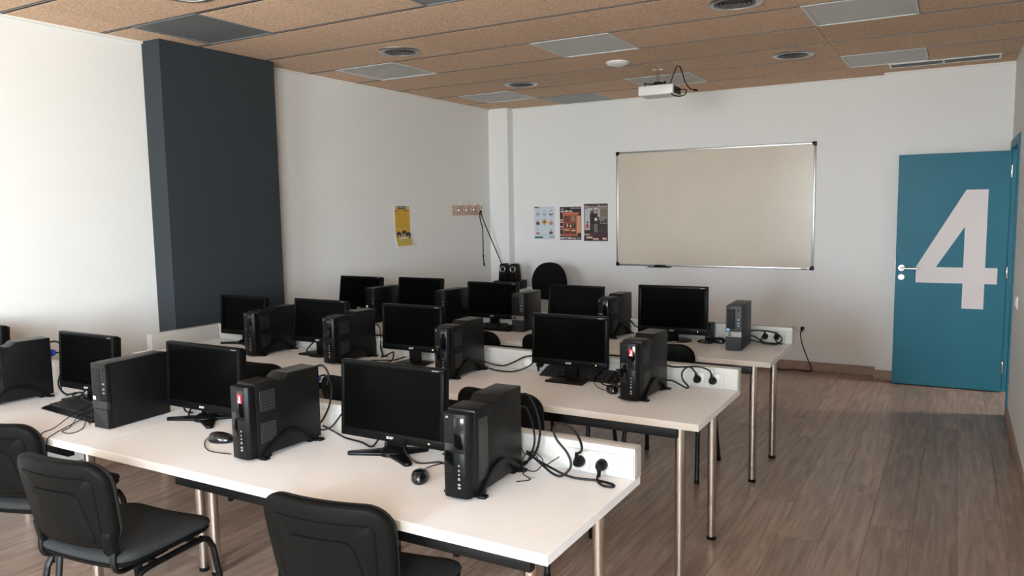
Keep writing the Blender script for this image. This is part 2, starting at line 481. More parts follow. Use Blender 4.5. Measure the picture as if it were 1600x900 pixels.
# ceiling: slab, tiles, rails
ce = struct(MB().box(XL-0.15, XR+0.12, YREAR-0.2, YB+0.15, H+0.03, H+0.12).build('ceiling', GAP, smooth=0))
tile_cache = {}
def tile_mesh(w, d):
    k = (round(w, 3), round(d, 3))
    if k not in tile_cache:
        tile_cache[k] = MB().box(0.0012, w-0.0012, 0.019, d-0.019, 0, 0.02, bev=0.001, seg=1).mesh('ceiling_tile', CORK, 0)
    return tile_cache[k]
GX0, GY0 = -0.836, 2.465
ys = [YREAR]+[GY0+0.6*k for k in range(-12, 9) if YREAR < GY0+0.6*k < YB]+[YB]
xs = [XL]+[GX0-1.2*k for k in (3, 2, 1, 0)]+[XR]
PANELS_X = [-4.436, -2.636, -0.836]
for j in range(len(ys)-1):
    y0, y1 = ys[j], ys[j+1]
    prow = any(abs(y0-v) < 0.01 for v in (3.065, 4.865, 6.665, 1.265, -0.535, -2.335, -4.135))
    for i in range(len(xs)-1):
        segs = [(xs[i], xs[i+1])]
        if prow:
            for px in PANELS_X:
                ns = []
                for a, b in segs:
                    if px >= a-0.01 and px+0.6 <= b+0.01:
                        if px-a > 0.02: ns.append((a, px))
                        if b-px-0.6 > 0.02: ns.append((px+0.6, b))
                    else: ns.append((a, b))
                segs = ns
        if j == len(ys)-2 and i == 1:      # metal panel beside the corner light panel
            segs = [(xs[1], -3.836), (-3.236, xs[2])]
            segs = [q for q in segs if q[1]-q[0] > 0.02]
        for a, b in segs: link('ceiling_tile', tile_mesh(b-a, y1-y0), ce, (a, y0, H))
    if 0 < j:
        r_ = MB().box(XL, XR, y0-0.0188, y0+0.0188, H+0.0008, H+0.012).box(XL, XR, y0-0.012, y0-0.001, H-0.001, H+0.001, mi=1)  # flush dark strip painted in for the shadow gap beside the rail
        r_.build('ceiling_rail', [GAP, RAIL], ce, 0)
MB().box(-3.834, -3.238, 7.277, YB, H+0.001, H+0.012, 0.001).build('metal_panel', METALP, ce, 0)

def light_panel(px, py, label, plain):
    t = thing('ceiling_light_panel', label, 'ceiling light', (px+0.3, py+0.3, H), 0, 'square panels set in the ceiling')
    a = 0.2985; b = 0.280
    f = MB().box(-a, a, -a, -b, -0.004, 0.012).box(-a, a, b, a, -0.004, 0.012).box(-a, -b, -b, b, -0.004, 0.012).box(b, a, -b, b, -0.004, 0.012)
    f.build('frame', METALP if plain == METALP else PANELF, t, 0)
    MB().box(-b, b, -b, b, 0.0, 0.01).build('diffuser', plain, t, 0)
for px, py, lb, pm in [(-4.436, 3.065, 'dull grey square ceiling panel in front of the slate pillar', METALP),
    (-2.636, 3.065, 'square ceiling panel cut off by the top edge of the picture', METALP),
    (-4.436, 4.865, 'stained white square ceiling panel by the left wall beside a round diffuser', PLASTER),
    (-2.636, 4.865, 'pale grey square ceiling panel nearer than the smoke detector', PANEL),
    (-0.836, 4.865, 'large-looking framed square ceiling panel at the top right', PANEL),
    (-4.436, 6.665, 'whitish square ceiling panel in the far left corner of the ceiling', PLASTER),
    (-2.636, 6.665, 'whitish square ceiling panel right behind the projector', PLASTER),
    (-0.836, 6.665, 'framed white square ceiling panel beside the long air grille', PANEL)]:
    light_panel(px, py, lb, pm)

def diffuser(x, y, label):
    t = thing('ceiling_diffuser', label, 'air diffuser', (x, y, H), 0, 'round ceiling diffusers')
    MB().lathe([(0.112, 0.003), (0.118, -0.011), (0.150, -0.009), (0.157, -0.001), (0.157, 0.003)], 40).build('flange', ALU, t, 50)
    MB().lathe([(0.0, -0.0005), (0.113, -0.0005), (0.113, 0.002), (0.0, 0.002)], 32).build('throat', GAP, t, 40)
    for k, r in enumerate((0.095, 0.072, 0.049, 0.026)):
        MB().lathe([(r, -0.001), (r+0.010, -0.010), (r+0.013, -0.009), (r+0.004, -0.001)], 32).build('louvre_ring', MGREY, t, 40)
diffuser(-3.536, 2.765, 'round ceiling diffuser at the top left, cut by the picture edge')
diffuser(-1.136, 4.565, 'round ceiling diffuser at the top edge, right of the middle, largest in view')
diffuser(-3.536, 4.565, 'round ceiling diffuser right of the slate pillar, in front of the stained panel')
diffuser(-3.536, 6.365, 'smallest round ceiling diffuser, far left near the corner column')
diffuser(-1.136, 6.365, 'round ceiling diffuser above the right end of the whiteboard')
sd = thing('smoke_detector', 'white domed smoke detector on the ceiling left of the projector', 'smoke detector', (-2.38, 5.87, H))
MB().lathe([(0.0, 0.0), (0.092, 0.0), (0.092, -0.009), (0.088, -0.012)], 32).build('base', PVC, sd, 40)
MB().lathe([(0.088, -0.012), (0.078, -0.022), (0.05, -0.031), (0.0, -0.034)], 32).build('dome', PVC, sd, 60)
ag = thing('air_grille', 'long narrow air grille in the ceiling above the blue door', 'air grille', (-0.135, 7.37, H))
MB().box(-0.40, 0.40, -0.11, -0.09, -0.008, 0.002).box(-0.40, 0.40, 0.09, 0.11, -0.008, 0.002).box(-0.40, -0.385, -0.09, 0.09, -0.008, 0.002).box(0.385, 0.40, -0.09, 0.09, -0.008, 0.002).box(-0.008, 0.008, -0.09, 0.09, -0.008, 0.002).build('frame', PVC, ag, 0)
MB().box(-0.385, 0.385, -0.09, 0.09, -0.0015, 0.0).build('dark_back', DGREY, ag, 0)
for k in range(9):
    yy = -0.08+0.02*k
    for s_ in (-1, 1):
        MB().box(0.008 if s_ > 0 else -0.385, 0.385 if s_ > 0 else -0.008, yy-0.006, yy+0.003, -0.006, -0.003).build('slat', MGREY, ag, 0)

# corridor behind the doorway, with the lamp that lights the floor at the door
cm = MB().box(XR, 2.9, 5.2, 9.6, -0.06, 0.0)
struct(cm.build('floor_corridor', SKIRT, smooth=0))
cw = MB().box(2.9, 3.0, 5.2, 9.6, 0, H).box(XR+0.12, 2.9, 5.1, 5.2, 0, H).box(XR+0.12, 2.9, 9.6, 9.7, 0, H).box(XR+0.12, 0.52, 8.03, 9.6, 0, H)
struct(cw.build('wall_corridor', WALL, smooth=0))
struct(MB().box(XR+0.12, 3.0, 5.1, 9.7, H, H+0.1).build('ceiling_corridor', WALL, smooth=0))
cl = thing('corridor_lamp', 'flat square lamp on the corridor ceiling beyond the doorway', 'ceiling light', (2.35, 7.55, H))
MB().box(-0.2, 0.2, -0.2, 0.2, -0.05, 0.0, 0.004).build('housing', PVC, cl, 0)
ld = bpy.data.lights.new('corridor_lamp_light', 'AREA'); ld.shape = 'SQUARE'; ld.size = 0.36; ld.energy = 60; ld.color = (1.0, 0.96, 0.9)
lo = bpy.data.objects.new('corridor_lamp_light', ld); COL.objects.link(lo); lo.parent = cl; lo.location = (0, 0, -0.055)

# ------------------------------------------------------------------ door
dr = link('door_1', None, None, (0.381, 7.655, 0)); struct(dr); dr['label'] = 'open teal door with a large pale number 4'
dr.rotation_euler = (0, 0, R(1.8))
MB().box(-0.833, -0.004, -0.042, 0.0, 0.008, 2.03, 0.002).build('leaf', TEAL, dr, 0)
four = [(-0.315, 0.0), (-0.150, 0.0), (-0.150, 0.222), (-0.062, 0.222), (-0.062, 0.352), (-0.150, 0.352), (-0.150, 1.01), (-0.312, 1.01), (-0.665, 0.392), (-0.665, 0.222), (-0.315, 0.222)]
N4 = MB()
# numeral built from convex pieces so the counter stays open
z4 = 0.705
for poly in ([(-0.315, 0), (-0.155, 0), (-0.155, 1.012), (-0.315, 1.012)],
             [(-0.672, 0.215), (-0.315, 0.215), (-0.315, 0.352), (-0.672, 0.352)],
             [(-0.155, 0.215), (-0.065, 0.215), (-0.065, 0.352), (-0.155, 0.352)],
             [(-0.672, 0.352), (-0.520, 0.352), (-0.315, 0.70), (-0.315, 1.012)]):
    N4.prism([(u, v+z4) for u, v in poly], 'y', -0.0432, -0.0418)
N4.build('number_four', NUM, dr, 0)
hd = MB().lathe([(0, -0.043), (0.026, -0.043), (0.026, -0.052), (0, -0.052)], 20, (-0.785, 0, 1.045), axis='y')
hd.tube(smooth_curve([(-0.785, -0.05, 1.045), (-0.785, -0.095, 1.045), (-0.77, -0.1, 1.045), (-0.66, -0.1, 1.045)], 4), 0.0095, 10)
hd.build('handle', STEEL, dr)
MB().lathe([(0, -0.043), (0.024, -0.043), (0.024, -0.051), (0, -0.051)], 20, (-0.785, 0, 0.965), axis='y').box(-0.789, -0.781, -0.053, -0.05, 0.95, 0.975).build('lock_rose', STEEL, dr)
MB().box(-0.8345, -0.8325, -0.034, -0.008, 0.93, 1.12).build('latch_plate', STEEL, dr, 0)
for hz in (0.22, 1.02, 1.86):
    h_ = MB().box(-0.003, 0.001, -0.075, -0.005, hz-0.05, hz+0.05, 0.001).cyl((0.0, -0.042, hz-0.05), (0.0, -0.042, hz+0.05), 0.007, 10)
    h_.build('hinge', CHROME, dr)
df = struct(MB().box(XR-0.012, XR+0.13, DY0-0.075, DY0+0.02, 0, DH+0.05, 0.002).box(XR-0.012, XR+0.13, DY1-0.005, DY1+0.05, 0, DH+0.05, 0.002).box(XR-0.012, XR+0.13, DY0+0.02, DY1-0.005, DH-0.02, DH+0.05, 0.002).build('trim_3', TEAL, smooth=0))
df['label'] = 'teal door frame in the right wall'
sw = thing('light_switch', 'white double light switch on the right wall beside the door frame', 'light switch', (XR, 6.26, 0.93))
MB().box(-0.009, 0, -0.08, 0.08, -0.042, 0.042, 0.002).build('plate', PVC, sw)
for q in (-0.04, 0.04): MB().box(-0.015, -0.009, q-0.03, q+0.03, -0.03, 0.03, 0.002).build('rocker', PVC, sw)

# ------------------------------------------------------------------ whiteboard, posters, coat rack
wb = thing('whiteboard', 'large blank whiteboard in an aluminium frame on the back wall', 'whiteboard', (-2.19, YB, 1.0))
MB().box(-1.0, 1.0, -0.016, -0.004, 0.0, 1.19).build('panel', BOARD, wb, 0)
for nm, q in (('frame_rail', (-1.0, 1.0, -0.022, 0, -0.014, 0.006)), ('frame_rail', (-1.0, 1.0, -0.022, 0, 1.184, 1.204)), ('frame_rail', (-1.014, -0.994, -0.022, 0, 0, 1.19)), ('frame_rail', (0.994, 1.014, -0.022, 0, 0, 1.19))):
    MB().box(*q, 0.003).build(nm, ALU, wb)
for sx in (-1, 1):
    for z in (0.0, 1.19):
        s_ = 1 if z > 0 else -1
        poly = [(sx*1.018, z+s_*0.018), (sx*1.018, z-s_*0.022), (sx*1.0, z-s_*0.022), (sx*0.985, z-s_*0.012), (sx*0.978, z+s_*0.004), (sx*0.978, z+s_*0.018)]
        MB().prism(poly, 'y', -0.026, 0.0, 0.002).build('corner_cap', SATIN, wb)
MB().prism([(-0.07, -0.03), (-0.07, -0.024), (-0.01, -0.024), (-0.004, -0.012), (0, -0.012), (0, -0.03)], 'x', -0.66, -0.40).build('pen_tray', ALU, wb, 0)
MB().box(0.90, 0.955, -0.0235, -0.022, -0.009, -0.001).build('maker_sticker', SATIN, wb, 0)
er = MB().box(-0.06, 0.06, -0.024, 0.024, 0, 0.024, 0.004).build('board_eraser', SATIN, None, 35, (-2.70, YB-0.038, 0.9765))
tag(er, 'black board eraser lying on the tray under the whiteboard', 'eraser')

def poster(name, label, M, w, h, pieces, bend=None):
    """sheet with flat printed shapes; pieces: (x0,x1,z0,z1,rgb) or ('d',cx,cz,r,rgb,n,ax) in 0..1 of the sheet"""
    cols = [(236, 234, 232)]; sh = MB(); pr = MB()
    f = (lambda z: 0.0) if bend is None else bend
    N = 8
    b = bmesh.new()
    fr = [[b.verts.new((u*w-w/2, -0.0015+f(k/N)-t, k/N*h)) for u in (0, 1)] for k in range(N+1) for t in (0,)]
    bk = [[b.verts.new((u*w-w/2, -0.0005+f(k/N), k/N*h)) for u in (0, 1)] for k in range(N+1)]
    for k in range(N):
        b.faces.new((fr[k][0], fr[k][1], fr[k+1][1], fr[k+1][0])); b.faces.new((bk[k][0], bk[k+1][0], bk[k+1][1], bk[k][1]))
        for u in (0, 1): b.faces.new((fr[k][u], fr[k+1][u], bk[k+1][u], bk[k][u]))
    sh._add(b, 0)
    mats = []; b = bmesh.new()
    for i, pc in enumerate(pieces):
        rgb = pc[4]
        key = 'print_%d_%d_%d' % rgb
        m_ = mat(key, rgb, 0.45)
        if m_ not in mats: mats.append(m_)
        off = -0.0019-0.00012*i
        if pc[0] == 'd':
            _, cx, cz, r, _, n, ax = pc
            pts = [(cx+r*math.cos(2*math.pi*k/n), cz+r*ax*math.sin(2*math.pi*k/n)) for k in range(n)]
            vs = [b.verts.new((u*w-w/2, off+f(v), v*h)) for u, v in pts]
            fc = b.faces.new(vs); fc.material_index = mats.index(m_)
        else:
            u0, u1, v0, v1 = pc[:4]; ns = max(1, int((v1-v0)*8))
            for k in range(ns):
                a, c = v0+(v1-v0)*k/ns, v0+(v1-v0)*(k+1)/ns
                fc = b.faces.new([b.verts.new((u*w-w/2, off+f(v), v*h)) for u, v in ((u0, a), (u1, a), (u1, c), (u0, c))])
                fc.material_index = mats.index(m_)
    t = link(name, None); t.matrix_world = M; tag(t, label, 'poster')
    sh.build('sheet', STW, t, 0)
    me = bpy.data.meshes.new('print'); b.to_mesh(me); b.free()
    for q in mats: me.materials.append(q)
    link('print', me, t)
    return t
T = Matrix.Translation
rnd = random.Random(9)
p1 = [(0.03, 0.97, 0.03, 0.97, (196, 208, 214)), (0.04, 0.26, 0.93, 0.965, (120, 26, 48)), (0.04, 0.42, 0.06, 0.11, (44, 92, 82)), (0.70, 0.95, 0.085, 0.105, (110, 120, 128))]
figs = [((150, 140, 146), (176, 172, 178)), ((146, 160, 164), (180, 192, 196)), ((130, 34, 50), (230, 226, 226)), ((60, 30, 36), (190, 50, 66)), None, ((196, 112, 78), (214, 140, 104)), ((178, 48, 66), (240, 236, 236)), ((216, 208, 190), (226, 220, 204)), ((70, 58, 72), (150, 50, 64))]
for r_ in range(3):
    for c_ in range(3):
        q = figs[r_*3+c_]; cx, cz = 0.2+0.3*c_, 0.80-0.27*r_
        if q is None:
            p1 += [('d', cx, cz, 0.135, (120, 92, 40), 4, 0.72), ('d', cx, cz, 0.115, (222, 168, 44), 4, 0.72), ('d', cx, cz, 0.045, (100, 62, 30), 8, 0.9)]
        else:
            p1 += [('d', cx, cz-0.035, 0.085, q[0], 3 if r_ != 1 else 8, 0.62), (cx-0.075, cx+0.075, cz-0.075, cz-0.02, q[0]), ('d', cx, cz-0.02, 0.04, q[1], 10, 0.7), (cx-0.015, cx+0.015, cz+0.03, cz+0.075, q[0]), (cx-0.06, cx+0.06, cz-0.105, cz-0.095, (150, 158, 166))]
poster('wall_poster', 'pale blue poster with rows of small red figures and a yellow diamond', T((-4.095, YB, 1.252)), 0.283, 0.398, p1)
p2 = [(0.03, 0.97, 0.03, 0.95, (38, 26, 32)), (0.08, 0.2, 0.88, 0.9, (220, 200, 200)), (0.5, 0.95, 0.9, 0.92, (190, 176, 180)), (0.07, 0.22, 0.81, 0.84, (230, 214, 210)), (0.26, 0.38, 0.81, 0.85, (240, 226, 220)), (0.42, 0.58, 0.81, 0.84, (230, 214, 210)), (0.12, 0.88, 0.755, 0.79, (200, 116, 84)), (0.16, 0.82, 0.13, 0.755, (176, 92, 66)), (0.78, 0.95, 0.22, 0.70, (208, 150, 116)), (0.22, 0.74, 0.19, 0.69, (92, 46, 36)), (0.47, 0.50, 0.19, 0.69, (170, 88, 62)), (0.22, 0.74, 0.49, 0.52, (170, 88, 62)), (0.22, 0.74, 0.33, 0.36, (170, 88, 62)), (0.52, 0.72, 0.54, 0.68, (150, 118, 98)), (0.26, 0.45, 0.55, 0.66, (112, 60, 46)), (0.24, 0.44, 0.28, 0.32, (214, 170, 140)), (0.54, 0.72, 0.27, 0.31, (224, 190, 164)), (0.33, 0.38, 0.38, 0.48, (204, 184, 160)), (0.48, 0.53, 0.38, 0.45, (226, 206, 190)), (0.58, 0.70, 0.38, 0.47, (70, 74, 58)), (0.05, 0.16, 0.57, 0.6, (220, 200, 196)), (0.05, 0.16, 0.51, 0.54, (206, 186, 180)), (0.05, 0.16, 0.38, 0.41, (220, 200, 196)), (0.05, 0.16, 0.32, 0.34, (206, 186, 180)), (0.05, 0.14, 0.15, 0.18, (214, 196, 190)), (0.05, 0.25, 0.06, 0.1, (226, 216, 214)), (0.28, 0.36, 0.07, 0.1, (226, 216, 214)), (0.38, 0.54, 0.06, 0.1, (226, 216, 214)), (0.57, 0.74, 0.06, 0.09, (220, 206, 204)), (0.78, 0.94, 0.06, 0.1, (150, 140, 144))]
poster('wall_poster', 'dark poster with an orange dresser on it, middle of three', T((-3.765, YB, 1.248)), 0.283, 0.402, p2)
p3 = [(0.0, 1.0, 0.0, 1.0, (70, 40, 42)), (0.02, 0.98, 0.30, 0.94, (134, 122, 120)), (0.02, 0.2, 0.92, 0.945, (190, 178, 176)), (0.7, 0.97, 0.92, 0.945, (170, 156, 154)), (0.6, 0.66, 0.92, 0.96, (210, 200, 196)), (0.14, 0.34, 0.83, 0.88, (206, 196, 194)), (0.42, 0.58, 0.85, 0.89, (214, 204, 202)), (0.04, 0.26, 0.30, 0.86, (188, 186, 186)), (0.60, 0.66, 0.5, 0.86, (196, 190, 186)), (0.68, 0.96, 0.66, 0.86, (120, 104, 92)), (0.66, 0.97, 0.36, 0.46, (44, 40, 42)), (0.62, 0.97, 0.26, 0.37, (58, 46, 42)), (0.25, 0.42, 0.26, 0.74, (24, 24, 26)), ('d', 0.35, 0.77, 0.05, (52, 42, 40), 10, 0.8), (0.42, 0.56, 0.40, 0.76, (36, 30, 32)), ('d', 0.49, 0.77, 0.045, (206, 188, 176), 10, 0.8), ('d', 0.5, 0.58, 0.06, (214, 196, 190), 10, 0.8), (0.56, 0.68, 0.30, 0.58, (60, 36, 36)), ('d', 0.61, 0.62, 0.045, (48, 36, 34), 10, 0.8), (0.43, 0.57, 0.24, 0.46, (112, 108, 104)), (0.32, 0.37, 0.30, 0.46, (30, 66, 50)), ('d', 0.14, 0.40, 0.075, (184, 74, 56), 8, 0.9), ('d', 0.14, 0.50, 0.035, (84, 40, 34), 8, 0.9), (0.72, 0.82, 0.48, 0.54, (40, 36, 38)), (0.86, 0.95, 0.49, 0.58, (40, 38, 40)), (0.0, 1.0, 0.0, 0.14, (62, 20, 26)), (0.02, 0.24, 0.16, 0.19, (206, 190, 186)), (0.1, 0.36, 0.07, 0.12, (214, 184, 178)), (0.38, 0.62, 0.03, 0.08, (206, 160, 150)), (0.78, 0.95, 0.04, 0.09, (216, 186, 178))]
poster('wall_poster', 'dark poster showing a group of people, beside the whiteboard', T((-3.455, YB, 1.248)), 0.285, 0.412, p3)
py = [(0.08, 0.96, 0.02, 0.98, (206, 162, 40)), (0.08, 0.96, 0.90, 0.98, (196, 178, 120)), (0.26, 0.72, 0.90, 0.97, (40, 34, 44)), (0.30, 0.68, 0.925, 0.95, (170, 160, 160)), (0.10, 0.30, 0.845, 0.87, (120, 84, 30)), (0.58, 0.90, 0.845, 0.875, (178, 92, 32)), (0.10, 0.96, 0.03, 0.19, (190, 164, 66))]
for k, (u, v) in enumerate([(0.26, 0.78), (0.68, 0.76), (0.40, 0.71), (0.78, 0.66), (0.25, 0.62), (0.52, 0.6), (0.72, 0.55), (0.32, 0.50), (0.52, 0.46), (0.80, 0.46)]):
    py += [('d', u, v, 0.10, (150, 112, 30), 8, 0.36), ('d', u, v, 0.078, (212, 166, 44), 8, 0.34)]
for u, v, c in ((0.26, 0.30, (34, 30, 34)), (0.58, 0.33, (60, 34, 30)), (0.82, 0.28, (36, 30, 30))):
    py += [('d', u, v, 0.14, c, 12, 0.5), ('d', u, v-0.02, 0.06, (190, 170, 160), 10, 0.6)]
py += [(0.22, 0.74, 0.19, 0.235, (206, 200, 204))]
poster('wall_poster', 'narrow yellow poster with curling lower edge on the left wall', T((XL, 6.085, 1.262)) @ Matrix.Rotation(R(90), 4, 'Z'), 0.27, 0.412, py, bend=lambda v: -0.03*max(0, 0.45-v)**2/0.2-0.002)

cr = thing('coat_rack', 'small wooden coat rack with four metal hooks on the left wall', 'coat rack', (XL, 7.245, 1.555))
MB().box(0, 0.018, -0.305, 0.305, 0, 0.112, 0.003).build('backboard', OAKR, cr)
for q in (-0.23, -0.08, 0.07, 0.22):
    hk = MB().box(0.018, 0.022, q-0.009, q+0.009, 0.035, 0.078, 0.001)
    hk.tube([(0.020, q, 0.062), (0.03, q+0.012, 0.075), (0.085, q+0.02, 0.165)], 0.0038, 8)
    hk.tube(smooth_curve([(0.020, q, 0.05), (0.038, q, 0.035), (0.052, q, 0.045), (0.055, q, 0.062)], 4), 0.0038, 8)
    hk.build('hook', CHROME, cr)

# ------------------------------------------------------------------ projector
pj = thing('projector', 'small white projector hanging under the ceiling above the whiteboard', 'projector', (-2.21, 6.33, H), R(0))
MB().lathe([(0, 0), (0.045, 0), (0.045, -0.008), (0.018, -0.014), (0, -0.014)], 20).build('ceiling_plate', CHROME, pj)
MB().cyl((0, 0, -0.01), (0, 0, -0.125), 0.013, 16).build('pole', CHROME, pj)
sp_ = MB().lathe([(0, -0.108), (0.03, -0.112), (0.03, -0.126), (0, -0.13)], 16)
for a in (35, 145, 215, 325):
    sp_.box(0, 0.115, -0.009, 0.009, -0.131, -0.124, 0.001, M=Matrix.Rotation(R(a), 4, 'Z'))
    c_ = (0.105*math.cos(R(a)), 0.105*math.sin(R(a)))
    sp_.cyl((c_[0], c_[1], -0.150), (c_[0], c_[1], -0.118), 0.006, 8)
sp_.build('spider_bracket', BLACKM, pj)
MB().box(-0.13, 0.17, -0.115, 0.115, -0.232, -0.150, 0.012, seg=3).build('housing', PVC, pj)
MB().box(0.168, 0.172, -0.09, 0.09, -0.222, -0.165).build('socket_panel', DGREY, pj, 0)
MB().lathe([(0.0, 0.10), (0.036, 0.10), (0.036, 0.122), (0.028, 0.124), (0.0, 0.118)], 20, (-0.06, 0, -0.192), axis='y').build('lens', GLOSS, pj)
def cable(label, pts, r=0.004, plugs=(), group=None, name='cable', sub=6, cat='cable', mat_=None):
    o = MB().tube(smooth_curve(pts, sub), r, 7).build(name, mat_ or RUBBER)
    tag(o, label, cat, group)
    for kind, p, d in plugs:
        p = Vector(p); d = Vector(d).normalized()
        if kind == 'schuko':      # round plug pressed against the socket, d points away from the wall
            up = Vector((0, 0, 1))
            pm = MB().tube([p, p+d*0.012, p+d*0.02, p+d*0.034], [0.019, 0.019, 0.017, 0.011], 18)
            pm.tube([p+d*0.024+up*0.008, p+d*0.028-up*0.012, p+d*0.028-up*0.034], [0.008, 0.0075, 0.005], 10)
            pm.build('plug', SATIN, o)
        elif kind == 'schuko_up':
            up = Vector((0, 0, 1))
            pm = MB().tube([p, p+d*0.012, p+d*0.02, p+d*0.034], [0.019, 0.019, 0.017, 0.011], 18)
            pm.tube([p+d*0.024-up*0.008, p+d*0.028+up*0.012, p+d*0.028+up*0.036], [0.008, 0.0075, 0.005], 10)
            pm.build('plug', SATIN, o)
        elif kind == 'vga':
            u = d.orthogonal().normalized()
            pm = MB().tube([p, p+d*0.018, p+d*0.03, p+d*0.038], [0.014, 0.014, 0.011, 0.005], 8, sy=1.3)
            q_ = pm.build('connector', VGA, o); q_['label'] = 'blue video connector'
        else:
            MB().tube([p, p+d*0.02, p+d*0.034], [0.009, 0.009, 0.005], 10).build('plug', SATIN, o)
    return o
cable('black cable hanging in a loop from the ceiling into the projector', [(-2.03, 6.30, H+0.002), (-2.05, 6.26, 2.69), (-2.07, 6.24, 2.60), (-2.05, 6.22, 2.53), (-1.99, 6.22, 2.507), (-1.945, 6.24, 2.52), (-1.945, 6.27, 2.56), (-2.0, 6.29, 2.57), (-2.036, 6.30, 2.57)], 0.0045, [('end', (-2.0, 6.29, 2.57), (-1, 0.1, 0))])
cable('black cable dropping straight from the ceiling with a loose plug beside the projector', [(-2.02, 6.32, H+0.002), (-1.99, 6.31, 2.70), (-1.96, 6.3, 2.62), (-1.92, 6.29, 2.57), (-1.88, 6.28, 2.555)], 0.0045, [('end', (-1.885, 6.28, 2.556), (1, 0, -0.3))])

# ------------------------------------------------------------------ desks
ZT, TH = 0.74, 0.029
def socket(parent, x, yf, z=0.79):
    s_ = MB().box(x-0.036, x+0.036, yf-0.004, yf, z-0.036, z+0.036, 0.002).build('socket', PVC, parent)
    MB().lathe([(0.0, 0.0), (0.021, 0.0), (0.022, -0.003), (0.020, -0.0045), (0.019, -0.001), (0, -0.001)], 20, (x, yf-0.003, z), axis='y').build('socket_well', PVCG, s_)
def desk(label, x0, x1, y0, y1, legs, beam, seams, socks, endcap=None, side=False):
    t = thing('computer_desk', label, 'desk', ((x0+x1)/2, (y0+y1)/2, 0), 0, 'white computer desks in three rows')
    ox, oy = -(x0+x1)/2, -(y0+y1)/2
    def shift(b): b.bm.transform(Matrix.Translation((ox, oy, 0))); return b
    shift(MB().box(x0, x1, y0, y1, ZT-TH, ZT, 0.0012, seg=1)).build('tabletop', WHITE, t, 0)
    shift(MB().box(x0, x1, y0-0.0015, y0+0.0005, ZT-TH, ZT-0.001)).build('front_edge_band', EDGE, t, 0)
    for lx, ly in legs:
        lg = shift(MB().cyl((lx, ly, 0.018), (lx, ly, ZT-TH), 0.0215, 24)).build('leg', STEEL, t)
        shift(MB().lathe([(0, 0), (0.021, 0), (0.0225, 0.004), (0.0225, 0.018), (0, 0.018)], 24, (lx, ly, 0))).build('foot', SATIN, lg)
    for bx0, bx1, by in beam:
        bm_ = shift(MB().box(bx0, bx1, by-0.014, by+0.014, ZT-TH-0.065, ZT-TH, 0.002)).build('frame_beam', BLACKM, t)
    # cable trunking along the back edge
    yf = y1-0.058
    tr = shift(MB().box(x0, x1, yf+0.003, y1, ZT, ZT+0.105, 0.0025)).build('trunking', TRUNK, t)
    ed = [x0]+sorted(seams)+[x1]
    for a, b in zip(ed[:-1], ed[1:]):
        shift(MB().box(a+0.001, b-0.001, yf, yf+0.004, ZT+0.004, ZT+0.080, 0.001, seg=1)).build('trunking_cover', TRUNK, tr, 0)
    shift(MB().box(x0, x1, yf-0.001, yf+0.004, ZT+0.086, ZT+0.105, 0.002)).build('trunking_lip', TRUNK, tr, 0)
    if endcap:
        shift(MB().box(x1, x1+0.003, yf+0.001, y1-0.001, ZT-0.0, ZT+0.104, 0.001).box(x1+0.003, x1+0.0045, yf+0.010, y1-0.010, ZT+0.010, ZT+0.094, 0.0008)).build('end_cap', TRUNK, tr, 0)
    for group_ in socks:
        gx0, gx1 = min(group_)-0.05, max(group_)+0.05
        shift(MB().box(gx0, gx1, yf-0.0035, yf+0.001, ZT+0.006, ZT+0.079, 0.0015)).build('socket_frame', TRUNK, tr, 0)
        for sx in group_:
            q = tr
            s_ = shift(MB().box(sx-0.033, sx+0.033, yf-0.0065, yf-0.0035, ZT+0.01, ZT+0.075, 0.0015)).build('socket', TRUNK, tr)
            shift(MB().lathe([(0.0, 0.0), (0.0205, 0.0), (0.0225, -0.003), (0.0235, -0.0005)], 20, (sx, yf-0.0066, ZT+0.0425), axis='y')).build('socket_well', PVCG, tr)
    if side:
        shift(MB().box(x0, x0+0.055, y0+0.11, yf-0.004, ZT, ZT+0.105, 0.0025)).build('side_trunking', TRUNK, t)
    return t
ROW = [(1.67, 2.335), (3.0, 3.695), (4.385, 5.09)]
XE, XJ, XW = -0.87, -2.875, -4.55
rown = ['front', 'middle', 'rear']
# front row
desk('front row white desk, right half, with silver legs nearest the camera', XJ, XE, *ROW[0], [(-0.98, 1.78), (-0.98, 2.245), (-1.9, 1.80), (-2.835, 2.21)], [(-2.42, -0.955, 1.745), (-2.79, -1.02, 2.245)], [-2.02], [(-1.055, -0.975), (-1.85, -1.77)], True)
desk('front row white desk, left half, running out of the picture on the left', XW, XJ, *ROW[0], [(-3.06, 1.80), (-2.92, 2.21), (-4.44, 1.78), (-4.44, 2.245)], [(-4.40, -3.09, 1.745), (-4.40, -2.97, 2.245)], [-3.19, -4.35], [(-4.05, -3.97)])
desk('middle row white desk, right half, between the front and rear rows', XJ, XE, *ROW[1], [(-0.98, 3.11), (-0.98, 3.609), (-2.77, 3.11), (-2.77, 3.609)], [(-2.74, -0.985, 3.09), (-2.74, -1.02, 3.609)], [-2.03], [(-1.06, -0.985), (-2.0, -1.92)], True)
desk('middle row white desk, left half, ending at the slate pillar', XW, XJ, *ROW[1], [(-2.98, 3.11), (-2.98, 3.609), (-4.44, 3.11), (-4.44, 3.609)], [(-4.40, -3.01, 3.09), (-4.40, -3.01, 3.609)], [-3.19], [(-3.5, -3.42)], False, True)
desk('rear row white desk, right half, carrying the tower with the silver band', XJ, XE, *ROW[2], [(-0.985, 4.50), (-0.972, 4.999), (-2.49, 4.50), (-2.77, 4.999)], [(-2.74, -0.99, 4.48), (-2.74, -1.02, 4.999)], [-2.03], [(-1.03, -0.96)], True)
